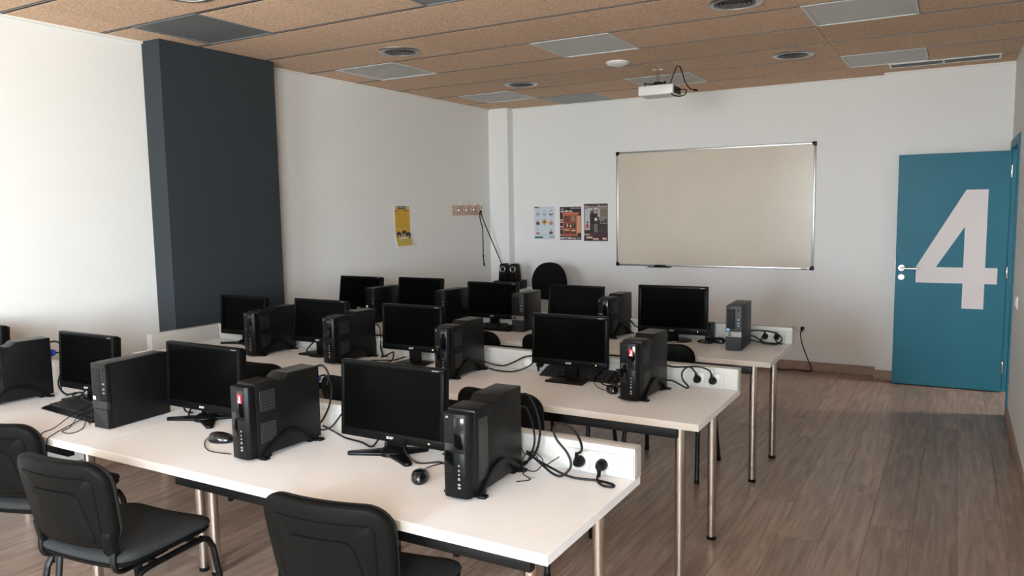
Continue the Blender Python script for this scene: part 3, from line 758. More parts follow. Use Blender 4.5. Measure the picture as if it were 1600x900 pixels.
desk('rear row white desk, left half, nearest the coat rack', XW, XJ, *ROW[2], [(-3.08, 4.50), (-2.98, 4.999), (-4.44, 4.50), (-4.44, 4.999)], [(-4.40, -3.01, 4.48), (-4.40, -3.01, 4.999)], [-3.19], [(-3.5, -3.42)])

# ------------------------------------------------------------------ chairs
def make_chair():
    t = thing('stacking_chair', 'x', 'chair', (0, 0, 0), 0, 'black stacking chairs at the desks')
    # seat: y forward
    def fs(u, v, w): return (u, v+0.01, w+0.012*(u/0.23)**2-0.012*max(0, v/0.2)**3-0.006*(1-(v/0.2)**2))
    ol = rrect(0.465, 0.42, 0.075, 6)
    MB().slab(ol, [(0.90, 0.448), (0.975, 0.452), (1.0, 0.462), (0.985, 0.474), (0.93, 0.482), (0.75, 0.487), (0.4, 0.489)], fs).build('seat', FABRIC, t, 60)
    MB().slab(ol, [(0.80, 0.431), (0.95, 0.434), (0.985, 0.444), (0.985, 0.4505), (0.5, 0.4505)], fs).build('seat_pan', SHELL, t, 50)
    # backrest, local plane u=x, v=z about its centre, w = +forward
    zc, lean = 0.665, math.tan(R(11))
    def fb(u, v, w): return (u, -0.235-v*lean+w+0.75*u*u, zc+v)
    ob = rrect(0.445, 0.315, 0.085, 7, taper=0.10)
    MB().slab(ob, [(0.6, -0.020), (0.93, -0.020), (0.985, -0.014), (1.0, -0.004), (1.0, 0.006), (0.6, 0.007)], fb).build('backrest_shell', SHELL, t, 50)
    MB().slab(ob, [(0.6, 0.006), (0.985, 0.006), (0.995, 0.014), (0.975, 0.026), (0.90, 0.035), (0.6, 0.037)], fb).build('backrest_cushion', FABRIC, t, 60)
    o2 = rrect(0.355, 0.235, 0.03, 5, taper=0.10)
    MB().slab([(u, v-0.012) for u, v in o2], [(0.6, -0.0245), (0.975, -0.0245), (1.0, -0.019), (1.0, -0.01)], fb).build('shell_panel', SHELL, t, 50)
    o3 = rrect(0.215, 0.185, 0.025, 5, taper=-0.35)
    MB().slab([(u, v-0.04) for u, v in o3], [(0.6, -0.030), (0.96, -0.030), (1.0, -0.024), (1.0, -0.015)], fb).build('shell_boss', SHELL, t, 50)
    for s in (-1, 1):
        x0 = 0.175*s
        MB().tube(smooth_curve([(x0, 0.02, 0.422), (x0, -0.12, 0.420), (x0*1.02, -0.175, 0.426), (x0*1.03, -0.197, 0.46), (x0*1.02, -0.192, 0.53), (x0, -0.2, 0.60)], 6), 0.012, 10, sy=0.75).build('back_upright', BLACKM, t)
        MB().slab(rrect(0.04, 0.09, 0.015, 3), [(0.8, -0.026), (1, -0.02), (1, -0.002), (0.8, 0.0)], lambda u, v, w, s=s: fb(u+0.172*s, v-0.135, w)).build('upright_sleeve', SHELL, t)
        fl_ = MB().tube(smooth_curve([(0.215*s, 0.0, 0.412), (0.215*s, 0.10, 0.413), (0.215*s, 0.165, 0.408), (0.218*s, 0.19, 0.375), (0.222*s, 0.2, 0.33), (0.24*s, 0.245, 0.012)], 6), 0.0135, 10, sy=0.8).build('leg', BLACKM, t)
        MB().cyl((0.2402*s, 0.2455, 0.0), (0.2395*s, 0.2435, 0.026), 0.0155, 12).build('foot_cap', SATIN, fl_)
        rl = MB().tube(smooth_curve([(0.215*s, 0.0, 0.412), (0.215*s, -0.07, 0.411), (0.216*s, -0.125, 0.404), (0.219*s, -0.15, 0.37), (0.223*s, -0.162, 0.32), (0.24*s, -0.235, 0.012)], 6), 0.0135, 10, sy=0.8).build('leg', BLACKM, t)
        MB().cyl((0.2402*s, -0.2355, 0.0), (0.2395*s, -0.2325, 0.026), 0.0155, 12).build('foot_cap', SATIN, rl)
        MB().cyl((0.20*s, 0.155, 0.412), (0.238*s, 0.155, 0.412), 0.010, 10).build('bolt', BLACKM, t)
    for yy in (0.12, -0.06):
        MB().tube([(-0.215, yy, 0.418), (0.215, yy, 0.418)], 0.011, 8).build('cross_bar', BLACKM, t)
    return t
CH = [(-1.545, 1.775, 8, 'black chair closest to the camera, its back in front of the front desk'),
      (-2.595, 1.64, 6, 'black chair whose grey seat is fully in view at the front desk'),
      (-3.33, 1.755, 17, 'black chair cut off by the left picture edge at the front row'),
      (-4.165, 1.82, 0, 'black chair under the front desk, only a foot showing far left'),
      (-1.74, 3.105, 0, 'black chair right behind the tower at the right end of the front desk'),
      (-2.50, 3.02, 0, 'black chair half hidden behind the front monitor with the lit power light'),
      (-3.27, 3.09, 0, 'black chair back showing just above the front tower with the red sticker'),
      (-1.5, 4.55, 0, 'black chair right behind the red-stickered tower of the middle row'),
      (-2.19, 4.52, 0, 'black chair peeping out left of the rightmost middle row monitor'),
      (-2.79, 4.50, 0, 'black chair edge peeping out right of the third middle row tower')]
ch0 = make_chair()
for i, (x, y, a, lb) in enumerate(CH):
    c = ch0 if i == 0 else copy_tree(ch0)
    c.location = (x, y, 0); c.rotation_euler = (0, 0, R(a)); c['label'] = lb

# ------------------------------------------------------------------ monitors
def monitor(label, x, y, w, h, zb, tilt=6, rz=0, base='plate', logo='acer', led=False, rim=0.017, chin=0.034, bright=False, gloss=False):
    """x,y: stand on the desk; zb: height of the lower edge over the desk; front faces -y"""
    t = thing('monitor', label, 'monitor', (x, y, ZT), R(rz), 'black desktop monitors')
    if base == 'star':
        for k, (a, L) in enumerate(((212, 0.165), (325, 0.165), (140, 0.12), (40, 0.12))):
            pm = [(0, -0.042), (L*0.45, -0.027), (L, -0.014), (L+0.006, 0.0), (L, 0.014), (L*0.45, 0.027), (0, 0.042)]
            MB().prism(pm, 'z', 0.0, 0.012, 0.003, M=Matrix.Rotation(R(a), 4, 'Z')).build('base_foot', SATIN, t)
        MB().lathe([(0.0, 0.0), (0.055, 0.0), (0.052, 0.014), (0.034, 0.026), (0.0, 0.028)], 24).build('base_hub', SATIN, t)
    elif base == 'oval':
        MB().slab([(0.125*math.cos(2*math.pi*k/36), 0.085*math.sin(2*math.pi*k/36)) for k in range(36)], [(0.97, 0), (1, 0.004), (0.98, 0.011), (0.9, 0.014)], lambda u, v, w_: (u, v, w_)).build('base_plate', GLOSS, t)
    else:
        MB().prism([(-0.105, -0.085), (0.105, -0.085), (0.085, 0.075), (-0.085, 0.075)], 'z', 0, 0.012, 0.003).build('base_plate', SATIN, t)
    MB().box(-0.036, 0.036, 0.0, 0.03, 0.008, zb+0.10, 0.006).build('column', SATIN, t)
    head = link('display', None, t, (0, 0.0, zb)); head.rotation_euler = (R(-tilt), 0, 0); head.empty_display_size = 0.05
    # bezel ring, front at y=-0.022
    b = MB(); y0, y1 = -0.024, 0.006
    W2 = w/2
    b.box(-W2, W2, y0, y1, 0, chin, 0.004).box(-W2, W2, y0, y1, h-rim, h, 0.004).box(-W2, -W2+rim, y0, y1, chin-0.004, h-rim+0.004, 0.004).box(W2-rim, W2, y0, y1, chin-0.004, h-rim+0.004, 0.004)
    b.build('bezel', GLOSS if gloss else BEZEL, head)
    MB().box(-W2+rim-0.002, W2-rim+0.002, y0+0.006, y1-0.002, chin-0.002, h-rim+0.002).build('screen', SCREEN, head, 0)
    MB().box(-W2+0.006, W2-0.006, y1-0.001, 0.022, 0.006, h-0.006, 0.006).box(-W2*0.72, W2*0.72, 0.02, 0.048, h*0.14, h*0.86, 0.010).build('back_cover', SATIN, head)
    if logo:
        text_part(logo, 0.019, 'logo', LEDW, head, T((0.0, y0-0.0004, chin*0.52)) @ Matrix.Rotation(R(90), 4, 'X'))
        MB().box(W2-0.05, W2-0.02, y0-0.0004, y0+0.001, h-rim*0.62, h-rim*0.38).build('model_print', MGREY, head, 0)
    if led:
        MB().box(W2-0.075, W2-0.045, y0-0.0015, y0+0.001, chin*0.40, chin*0.62, 0.0005).build('button_bar', GLOSS, head, 0)
        MB().lathe([(0, -0.0022), (0.0028, -0.0022), (0.0028, 0), (0, 0)], 10, (W2-0.06, y0, chin*0.52), axis='y').build('power_light', LED, head)
    return t
monitor('black monitor on the front desk between the two rightmost towers, power light lit', -1.745, 2.15, 0.468, 0.285, 0.046, 3, 0, 'star', 'acer', True)
monitor('black monitor on the front desk left of the tower with the red sticker', -2.765, 2.15, 0.468, 0.285, 0.040, 3, 0, 'star', 'acer')
monitor('black monitor on the front desk behind the small tower and the keyboard', -3.575, 2.135, 0.44, 0.275, 0.045, 3, 0, 'plate', 'acer')
monitor('black monitor at the left picture edge of which only a top corner shows', -4.46, 2.10, 0.43, 0.30, 0.02, 3, 0, 'plate', None)
monitor('black monitor in front of the slate pillar, leftmost of the middle row', -4.155, 3.575, 0.435, 0.265, 0.058, 3, 0, 'star', None)
monitor('tilted black monitor second from the pillar on the middle row', -3.40, 3.50, 0.435, 0.27, 0.070, 8, 0, 'plate', 'acer')
monitor('black monitor third from the pillar on the middle row, loops of cable at its left', -2.675, 3.50, 0.424, 0.265, 0.078, 2, 0, 'plate', 'acer', True)
monitor('black monitor at the right end of the middle row with a keyboard behind its stand', -1.68, 3.50, 0.424, 0.262, 0.078, 1, 0, 'plate', 'acer', True)
monitor('leaning black monitor at the left end of the rear row', -4.29, 4.90, 0.445, 0.28, 0.060, 9, 0, 'plate', 'acer')
monitor('leaning black monitor second from the left on the rear row, below the yellow poster', -3.69, 4.92, 0.432, 0.27, 0.075, 9, 0, 'plate', None)
monitor('upright black monitor in the middle of the rear row below the desktop speakers', -3.03, 4.97, 0.445, 0.272, 0.055, 2, 0, 'plate', 'acer', False)
monitor('black monitor on the rear row in front of the office chair', -2.32, 4.92, 0.427, 0.28, 0.052, 7, 0, 'plate', None)
monitor('wide black monitor with glossy thick frame at the right end of the rear row', -1.588, 4.86, 0.463, 0.315, 0.048, 2, 2, 'oval', 'acer', True, 0.024, 0.045)

# ------------------------------------------------------------------ computer towers
def tower_slim(label, x, y, rz=0, vent='grille', red=False, cap=False, H_=0.288, W_=0.096, D_=0.345):
    """black slim tower lying in an arched stand; front faces -y; x,y is its floor centre"""
    t = thing('computer_tower', label, 'computer tower', (x, y, ZT), R(rz), 'black computer towers')
    w = W_/2; yf = -D_/2
    prof = [(yf+0.04, 0.012), (yf+0.04, H_-0.013), (yf+0.06, H_-0.010), (-0.045, H_-0.009), (-0.03, H_-0.018), (0.0, H_-0.018), (0.022, H_), (D_/2, H_), (D_/2, 0.012)]
    MB().prism(prof, 'x', -w, w, 0.002).build('case', TOWER, t)
    if cap: MB().box(-w+0.012, w-0.012, 0.03, D_/2-0.008, H_-0.0005, H_+0.0012).build('top_mesh', MESHT, t, 0)
    # glossy front bezel with bowed face
    bz = [(-w, yf+0.04), (-w, yf+0.012), (-w+0.008, yf+0.004), (-0.004, yf), (w-0.014, yf+0.003), (w-0.003, yf+0.014), (w, yf+0.04)]
    MB().prism(bz, 'z', 0.008, H_-0.018, 0.003).build('front_bezel', SATIN, t)
    MB().prism([(-w+0.004, yf+0.012), (-w+0.010, yf+0.002), (-0.006, yf-0.0012), (-0.006, yf+0.012)], 'z', 0.085, H_*0.62, 0.0008).build('gloss_panel', GLOSS, t)
    MB().prism([(-0.002, yf+0.01), (-0.002, yf-0.0010), (w-0.016, yf+0.0018), (w-0.016, yf+0.01)], 'z', H_*0.56, H_-0.03, 0.001).build('drive_door', GLOSS, t)
    MB().prism([(-0.002, yf+0.01), (-0.002, yf-0.0012), (w-0.015, yf+0.0016), (w-0.015, yf+0.01)], 'z', 0.03, H_*0.52, 0.001).build('port_panel', SATIN, t)
    for k, (zz, hh, ww) in enumerate(((0.040, 0.006, 0.010), (0.050, 0.006, 0.010), (0.066, 0.008, 0.007), (0.081, 0.006, 0.005), (0.094, 0.006, 0.005), (0.109, 0.006, 0.005))):
        MB().box(0.013-ww/2, 0.013+ww/2, yf-0.0022, yf+0.004, zz, zz+hh, 0.0006, seg=1).build('port', SILVER, t, 0)
    if red:
        MB().box(0.004, 0.022, yf-0.0022, yf+0.004, H_-0.075, H_-0.042).build('red_sticker', RED, t, 0)
        MB().box(0.007, 0.019, yf-0.0028, yf, H_-0.072, H_-0.066).box(0.012, 0.017, yf-0.0028, yf, H_-0.064, H_-0.05).build('sticker_print', STW, t, 0)
    else:
        MB().box(-0.030, -0.022, yf-0.0012, yf+0.004, H_-0.032, H_-0.026).build('badge', SILVER, t, 0)
    # ventilation on the right flank
    if vent == 'strip':
        MB().box(w-0.001, w+0.0012, yf+0.06, yf+0.115, 0.05, H_-0.045, 0.0005, seg=1).build('vent', PERFL, t, 0)
    else:
        for z0 in (H_-0.118, 0.055):
            MB().box(w-0.001, w+0.0012, yf+0.058, yf+0.128, z0, z0+0.075, 0.0005, seg=1).build('vent', DOTS if vent == 'grille' else PERF, t, 0)
            if vent == 'fan':
                for r in (0.030, 0.021, 0.012):
                    MB().lathe([(r, w), (r+0.002, w), (r+0.002, w+0.0024), (r, w+0.0024)], 22, (0, yf+0.093, z0+0.0375), axis='x').build('vent_ring', DGREY, t)
    # rear sockets
    MB().box(-w+0.006, w-0.006, D_/2-0.001, D_/2+0.001, 0.03, H_-0.02).build('rear_plate', MGREY, t, 0)
    # arched stand, one side piece each flank
    arc = []
    N = 12
    for k in range(N+1):
        u = k/N; yy = yf+0.055+(D_-0.07)*u
        arc.append((yy, 0.092*math.sin(math.pi*min(1, u*1.0))**0.8*(1-0.25*u)+0.002))
    inner = [(yy, max(0.0, zz-0.020)) for yy, zz in arc[1:-1]]
    poly = [(arc[0][0]-0.012, 0)]+arc+[(arc[-1][0]+0.012, 0), (arc[-1][0]-0.012, 0)]+inner[::-1]+[(arc[0][0]+0.016, 0)]
    for s in (-1, 1):
        b = bmesh.new()
        q = MB()
        # band built as quads between outer and inner curves
        out = [(arc[0][0]-0.010, 0.0)]+arc[1:-1]+[(arc[-1][0]+0.010, 0.0)]
        inn = [(arc[0][0]+0.022, 0.0)]+[(yy, max(0.0, zz-0.016)) for yy, zz in arc[1:-1]]+[(arc[-1][0]-0.022, 0.0)]
        xa, xb = s*(w+0.0005), s*(w+0.011)
        V = [[b.verts.new((xx, p_[0], p_[1])) for p_ in L] for xx, L in ((xa, out), (xb, out), (xa, inn), (xb, inn))]
        for k in range(len(out)-1):
            b.faces.new((V[0][k], V[0][k+1], V[1][k+1], V[1][k])); b.faces.new((V[2][k], V[3][k], V[3][k+1], V[2][k+1]))
            b.faces.new((V[1][k], V[1][k+1], V[3][k+1], V[3][k])); b.faces.new((V[0][k], V[2][k], V[2][k+1], V[0][k+1]))
        bmesh.ops.recalc_face_normals(b, faces=b.faces)
        q._add(b, 0)
        for yy in (arc[0][0]+0.004, arc[-1][0]-0.004):
            q.prism([(s*(w+0.001), yy-0.016), (s*(w+0.027), yy-0.012), (s*(w+0.027), yy+0.010), (s*(w+0.001), yy+0.02)], 'z', 0, 0.008, 0.0015)
        q.build('stand_arch', SATIN, t, 40)
    for ya, yb_ in ((yf+0.05, yf+0.10), (D_/2-0.06, D_/2-0.02)): MB().box(-w, w, ya, yb_, 0, 0.012).build('stand_bar', SATIN, t, 0)
    return t
def tower_office(label, x, y, rz=0, sticker=STW, grey=TOWER, band=SILVER, W_=0.093, D_=0.30, H_=0.276, print_=None):
    t = thing('computer_tower', label, 'computer tower', (x, y, ZT), R(rz), 'black computer towers')
    w = W_/2; yf = -D_/2
    MB().box(-w, w, yf+0.022, D_/2, 0.003, H_, 0.002).build('case', grey, t)
    MB().box(-w, w, yf, yf+0.0225, 0.003, H_-0.001, 0.003).build('front_bezel', grey, t)
    MB().box(-w+0.008, 0.010, yf-0.0012, yf+0.002, 0.135, H_-0.02, 0.0008).build('drive_bay', SATIN, t, 0)
    MB().box(-0.012, -0.008, yf-0.0016, yf+0.002, 0.14, H_-0.025).build('bay_groove', GAP, t, 0)
    MB().lathe([(0, -0.0018), (0.006, -0.0018), (0.006, 0.002), (0, 0.002)], 14, (w-0.018, yf, H_-0.028), axis='y').build('power_button', SATIN, t)
    for zz in (0.150, 0.166, 0.188):
        MB().box(w-0.023, w-0.012, yf-0.0012, yf+0.002, zz, zz+0.006).build('port', SILVER, t, 0)
    MB().box(-w-0.0003, w+0.0003, yf-0.0022, yf+0.012, 0.086, 0.117, 0.001).build('band', band, t, 0)
    MB().lathe([(0, -0.0030), (0.0115, -0.0030), (0.0115, 0), (0, 0)], 20, (-w+0.024, yf, 0.1015), axis='y').build('badge', DGREY, t)
    if print_: text_part(print_, 0.009, 'badge_print', LEDW, t, T((-w+0.024, yf-0.0032, 0.1015)) @ Matrix.Rotation(R(90), 4, 'X'))
    MB().box(-w+0.006, -w+0.022, yf-0.0012, yf+0.002, 0.122, 0.138).build('sticker', sticker, t, 0)
    MB().prism([(-w+0.004, 0.006), (w-0.004, 0.006), (-w+0.004, 0.082)], 'y', yf-0.0012, yf+0.002).build('lower_grille', PERFX, t, 0)
    MB().prism([(w-0.003, 0.008), (w-0.003, 0.082), (-w+0.006, 0.082)], 'y', yf-0.0016, yf+0.002).build('lower_facet', DGREY, t, 0)
    MB().box(-w+0.006, w-0.006, D_/2-0.001, D_/2+0.001, 0.02, H_-0.02).build('rear_plate', MGREY, t, 0)
    for sx in (-1, 1):
        for yy in (yf+0.03, D_/2-0.03): MB().lathe([(0, 0), (0.008, 0), (0.008, 0.004), (0, 0.004)], 10, (sx*(w-0.014), yy, 0)).build('foot', RUBBER, t)
    return t
tower_slim('black slim tower with a perforated flank at the right end of the front desk', -1.29, 2.04, 2, 'strip')
tower_slim('black slim tower with a red sticker on the front desk', -2.172, 1.995, -2, 'grille', True, True)
tower_office('plain black tower on the front desk beside the keyboard, grey band across its front', -3.045, 1.998, 3, STW, TOWER, DGREY)
tower_slim('black slim tower cut off by the left picture edge', -3.895, 1.935, -7, 'none', cap=True)
tower_slim('black slim tower in front of the slate pillar with fan rings on its flank', -3.735, 3.41, 0, 'fan')
tower_slim('black slim tower second from the pillar on the middle row with fan rings', -3.105, 3.44, -4, 'fan', cap=True)
tower_slim('black slim tower third from the pillar on the middle row', -2.285, 3.39, 0, 'dark', cap=True)
tower_slim('black slim tower with a red sticker at the right end of the middle row', -1.245, 3.385, -3, 'dark', True, True)
tower_office('small black tower leftmost on the rear row', -3.985, 4.82, 0, STW, TOWER, DGREY)
tower_office('small black tower second from the left on the rear row below the yellow poster', -3.335, 4.86, -3, SATIN, TOWER, TOWER)
tower_office('small black tower with a grey band on the rear row before the office chair', -2.70, 4.895, 3, SATIN, TOWER, MGREY)
tower_slim('black slim tower on the rear row behind the rightmost middle row monitor', -2.005, 4.88, -4, 'none', cap=True)
tower_office('grey-black tower with a silver band standing alone at the right end of the rear row', -1.148, 4.808, 2, BLUE, DGREY, SILVER, print_='DELL')

# ------------------------------------------------------------------ keyboards, mice
def keyboard(label, x, y, z, rz, rx=0.0):
    t = thing('keyboard', label, 'keyboard', (x, y, z), R(rz)); t.rotation_euler = (R(rx), 0, R(rz))
    prof = [(-0.085, 0.0), (-0.092, 0.006), (-0.075, 0.012), (0.065, 0.024), (0.075, 0.020), (0.075, 0.0)]
    MB().prism(prof, 'x', -0.225, 0.225, 0.003).build('body', SATIN, t)
    k = MB()
    for r in range(6):
        yy = -0.048+0.0195*r
        zz = 0.0150+0.0016*r
        n = 21
        for c in range(n):
            if c in (15, 19) : continue
            xx = -0.203+c*0.0203
            k.box(xx-0.0085, xx+0.0085, yy-0.008, yy+0.008, zz-0.003, zz+0.006)
    o = k.build('keys', DGREY, t, 0); o['kind'] = 'stuff'
    return t
keyboard('black keyboard lying askew on the front desk beside the plain tower', -3.375, 1.985, ZT, -5)
keyboard('black keyboard propped against the trunking behind the right monitor of the middle row', -1.66, 3.585, ZT+0.002, -3, 16)
keyboard('black keyboard on the rear row partly hidden under the monitor below the speakers', -2.98, 4.80, ZT, 3)
def mouse(label, x, y, rz):
    t = thing('mouse', label, 'mouse', (x, y, ZT), R(rz))
    ol = [(0.030*math.cos(a)*(1+0.08*math.sin(a)), 0.053*math.sin(a)) for a in [2*math.pi*k/28 for k in range(28)]]
    fn = lambda u, v, w: (u, v, w*(1-0.25*(v/0.05)) if w > 0.012 else w)
    MB().slab(ol, [(0.90, 0.0), (1.0, 0.005), (1.0, 0.012), (0.93, 0.022), (0.78, 0.030), (0.5, 0.035), (0.2, 0.0365)], fn).build('shell', mat('glossy_mouse_plastic', (16, 16, 17), 0.22), t, 70)
    MB().lathe([(0, -0.0035), (0.0075, -0.0035), (0.0075, 0.0035), (0, 0.0035)], 14, (0, 0.036, 0.0205), axis='x').build('wheel', DGREY, t)
    MB().cyl((0, 0.05, 0.008), (0, 0.062, 0.008), 0.0035, 8).build('cable_sleeve', RUBBER, t)
mouse('black mouse on the front desk before the right monitor', -1.492, 1.965, 32)
mouse('black mouse on the front desk half hidden by the tower with the red sticker', -2.435, 1.955, -65)
mouse('black mouse on the middle row tucked beside the red-stickered right tower', -1.395, 3.365, 30)
mouse('black mouse on the rear row beside the silver-banded tower', -1.30, 4.90, 60)

# ------------------------------------------------------------------ small things on the rear desk
sb = thing('external_box', 'small upright black box right behind the wide rear row monitor', 'box', (-1.375, 4.985, ZT))
MB().box(-0.024, 0.024, -0.035, 0.035, 0, 0.118, 0.003).build('case', SATIN, sb)
MB().box(-0.018, 0.018, -0.0365, -0.034, 0.02, 0.10, 0.001).build('front_grille', DGREY, sb, 0)

# ------------------------------------------------------------------ teacher's corner
td = thing('corner_table', 'white side table in the back left corner under the speakers', 'table', (-4.25, 7.35, 0))
MB().box(-0.24, 0.24, -0.34, 0.34, 0.70, 0.728, 0.001).build('tabletop', WHITE, td, 0)
for sx in (-1, 1):
    for sy in (-1, 1): MB().cyl((sx*0.2, sy*0.29, 0), (sx*0.2, sy*0.29, 0.70), 0.02, 16).build('leg', STEEL, td)
bx = thing('equipment_box', 'flat black equipment box under the two speakers', 'equipment', (-4.31, 7.44, 0.728))
MB().box(-0.14, 0.14, -0.14, 0.14, 0.004, 0.095, 0.004).build('case', BLACKM, bx)
MB().box(-0.13, 0.13, -0.143, -0.139, 0.015, 0.08, 0.001).build('front_panel', SATIN, bx, 0)
def speaker(label, x):
    t = thing('desktop_speaker', label, 'speaker', (x, 7.42, 0.823), 0, 'pair of small black speakers')
    prof = [(-0.05, 0.0), (-0.038, 0.175), (-0.02, 0.19), (0.02, 0.19), (0.045, 0.15), (0.05, 0.0)]
    MB().prism([(-0.058, 0), (-0.042, 0.165), (-0.028, 0.19), (0.028, 0.19), (0.042, 0.165), (0.058, 0)], 'y', -0.05, 0.05, 0.008).build('cabinet', SATIN, t)
    MB().lathe([(0.024, -0.052), (0.030, -0.056), (0.036, -0.052), (0.036, -0.048), (0.024, -0.048)], 24, (0, 0, 0.128), axis='y').build('cone_ring', ALU, t)
    MB().lathe([(0, -0.049), (0.024, -0.052), (0.024, -0.048), (0, -0.046)], 20, (0, 0, 0.128), axis='y').build('cone', BLACKM, t)
    MB().lathe([(0, -0.057), (0.006, -0.055), (0.009, -0.049), (0, -0.048)], 14, (0, 0, 0.128), axis='y').build('dust_cap', DGREY, t)
speaker('small black speaker with silver ring, left one of the pair in the corner', -4.365)
speaker('small black speaker with silver ring, right one of the pair in the corner', -4.235)
oc = thing('office_chair', 'black office chair with rounded back before the back wall', 'office chair', (-3.73, 7.02, 0), R(180))
ob_ = []
for k in range(40):
    a = 2*math.pi*k/40; c, s = math.cos(a), math.sin(a)
    u = 0.208*math.copysign(abs(c)**(0.8 if s > 0 else 0.4), c); v = 0.20*math.copysign(abs(s)**0.9, s)
    ob_.append((u*(1.0-0.10*max(0, v/0.2)), v))
fo = lambda u, v, w: (u, -0.25-w+0.5*u*u, 0.845+v)
MB().slab(ob_, [(0.9, 0.0), (1, 0.012), (1, 0.03), (0.93, 0.045), (0.6, 0.05)], fo).build('backrest', BFABRIC, oc, 60)
MB().slab(rrect(0.48, 0.46, 0.1, 6), [(0.9, 0.44), (1, 0.455), (1, 0.48), (0.95, 0.50), (0.6, 0.505)], lambda u, v, w: (u, v, w)).build('seat', BFABRIC, oc, 60)
MB().tube(smooth_curve([(0, 0.0, 0.43), (0, -0.22, 0.43), (0, -0.30, 0.50), (0, -0.29, 0.75)], 6), 0.022, 10).build('back_bar', SATIN, oc)
MB().cyl((0, 0, 0.10), (0, 0, 0.44), 0.026, 14).build('gas_column', SATIN, oc)
for k in range(5):
    a = R(72*k+18); q = (0.29*math.cos(a), 0.29*math.sin(a))
    lg = MB().tube([(0, 0, 0.12), (q[0]*0.6, q[1]*0.6, 0.10), (q[0], q[1], 0.068)], [0.026, 0.02, 0.015], 8).build('base_arm', SATIN, oc)
    MB().lathe([(0, -0.018), (0.026, -0.018), (0.028, -0.01), (0.028, 0.01), (0.026, 0.018), (0, 0.018)], 14, (q[0], q[1], 0.028), axis='x').cyl((q[0], q[1], 0.03), (q[0], q[1], 0.07), 0.008, 8).build('castor', RUBBER, lg)

# wall socket with plug and cable by the floor
ws = thing('wall_socket', 'white wall socket low on the back wall beside the rear desk', 'socket', (-1.30, YB, 0.41))
MB().box(-0.075, 0.075, -0.010, 0, -0.042, 0.042, 0.002).build('plate', PVC, ws)
for q in (-0.036, 0.036): MB().lathe([(0, -0.0102), (0.021, -0.0102), (0.023, -0.013), (0.024, -0.010)], 20, (q, 0, 0), axis='y').build('socket_well', PVCG, ws)
cable('black cable from the wall socket down to the floor by the skirting', [(-1.264, 7.835, 0.41), (-1.27, 7.80, 0.36), (-1.255, 7.82, 0.26), (-1.21, 7.84, 0.13), (-1.165, 7.82, 0.02), (-1.20, 7.79, 0.006), (-1.32, 7.80, 0.006), (-1.42, 7.76, 0.006), (-1.52, 7.80, 0.006), (-1.7, 7.80, 0.006)], 0.005, [('schuko', (-1.264, 7.869, 0.41), (0, -1, 0))])

# ------------------------------------------------------------------ cables
cable('black mains cable hung over the last hook of the coat rack, plug dangling', [(-4.50, 7.66, 0.78), (-4.53, 7.68, 0.90), (-4.60, 7.66, 1.10), (-4.66, 7.58, 1.33), (-4.69, 7.49, 1.52), (-4.695, 7.465, 1.60), (-4.695, 7.445, 1.575), (-4.69, 7.44, 1.50), (-4.70, 7.50, 1.41), (-4.705, 7.515, 1.25), (-4.705, 7.515, 1.08), (-4.70, 7.52, 0.99)], 0.006, [('end', (-4.70, 7.52, 1.0), (0, 0.25, -1)), ('end', (-4.705, 7.515, 1.10), (0, 0, -1))])
Z0 = ZT+0.005
# front row, right tower
cable('black mains cable arching high above the front desk sockets', [(-1.235, 2.225, 0.80), (-1.17, 2.20, 0.776), (-1.12, 2.19, 0.752), (-1.085, 2.19, 0.750), (-1.055, 2.195, 0.785), (-1.07, 2.20, 0.825), (-1.108, 2.20, 0.865), (-1.119, 2.20, 0.90), (-1.095, 2.20, 0.922), (-1.05, 2.205, 0.905), (-1.03, 2.215, 0.865), (-1.035, 2.235, 0.83), (-1.052, 2.24, 0.815)], 0.0042, [('schuko_up', (-1.055, 2.266, 0.7825), (0, -1, 0))])
cable('black mains cable lying in a loop at the right end of the front desk', [(-1.235, 2.23, 0.79), (-1.15, 2.215, 0.765), (-1.06, 2.205, Z0), (-0.97, 2.215, Z0), (-0.915, 2.205, Z0), (-0.905, 2.185, Z0), (-0.935, 2.18, Z0), (-0.968, 2.21, Z0), (-0.978, 2.236, 0.755)], 0.0042, [('schuko', (-0.975, 2.266, 0.7825), (0, -1, 0))])
cable('black video cable bowing out behind the right front tower', [(-1.27, 2.222, 0.99), (-1.245, 2.26, 0.985), (-1.21, 2.26, 0.92), (-1.197, 2.25, 0.86), (-1.205, 2.235, 0.80), (-1.235, 2.23, 0.765), (-1.28, 2.245, Z0), (-1.35, 2.25, Z0)], 0.0042)
cable('second black cable curving down behind the right front tower', [(-1.27, 2.222, 0.95), (-1.25, 2.25, 0.945), (-1.225, 2.25, 0.89), (-1.213, 2.24, 0.83), (-1.225, 2.22, 0.775), (-1.26, 2.235, Z0), (-1.35, 2.262, Z0)], 0.0036)
cable('thin tangled black wire behind the right front tower', [(-1.26, 2.222, 0.83), (-1.23, 2.20, 0.80), (-1.19, 2.19, 0.815), (-1.155, 2.19, 0.79), (-1.175, 2.18, 0.755), (-1.225, 2.19, 0.752), (-1.235, 2.2, 0.785), (-1.20, 2.2, 0.81), (-1.16, 2.2, 0.77), (-1.125, 2.2, 0.79), (-1.10, 2.2, 0.808)], 0.0018)
cable('thin black wire with a loose end on the front desk by the right tower', [(-1.26, 2.226, 0.78), (-1.22, 2.17, Z0-0.002), (-1.17, 2.13, Z0-0.002), (-1.20, 2.09, Z0-0.002)], 0.0018)
cable('mouse wire running back to the right front tower', [(-1.525, 2.018, ZT+0.008), (-1.535, 2.09, Z0-0.002), (-1.49, 2.17, Z0-0.002), (-1.42, 2.24, Z0-0.002)], 0.0018)
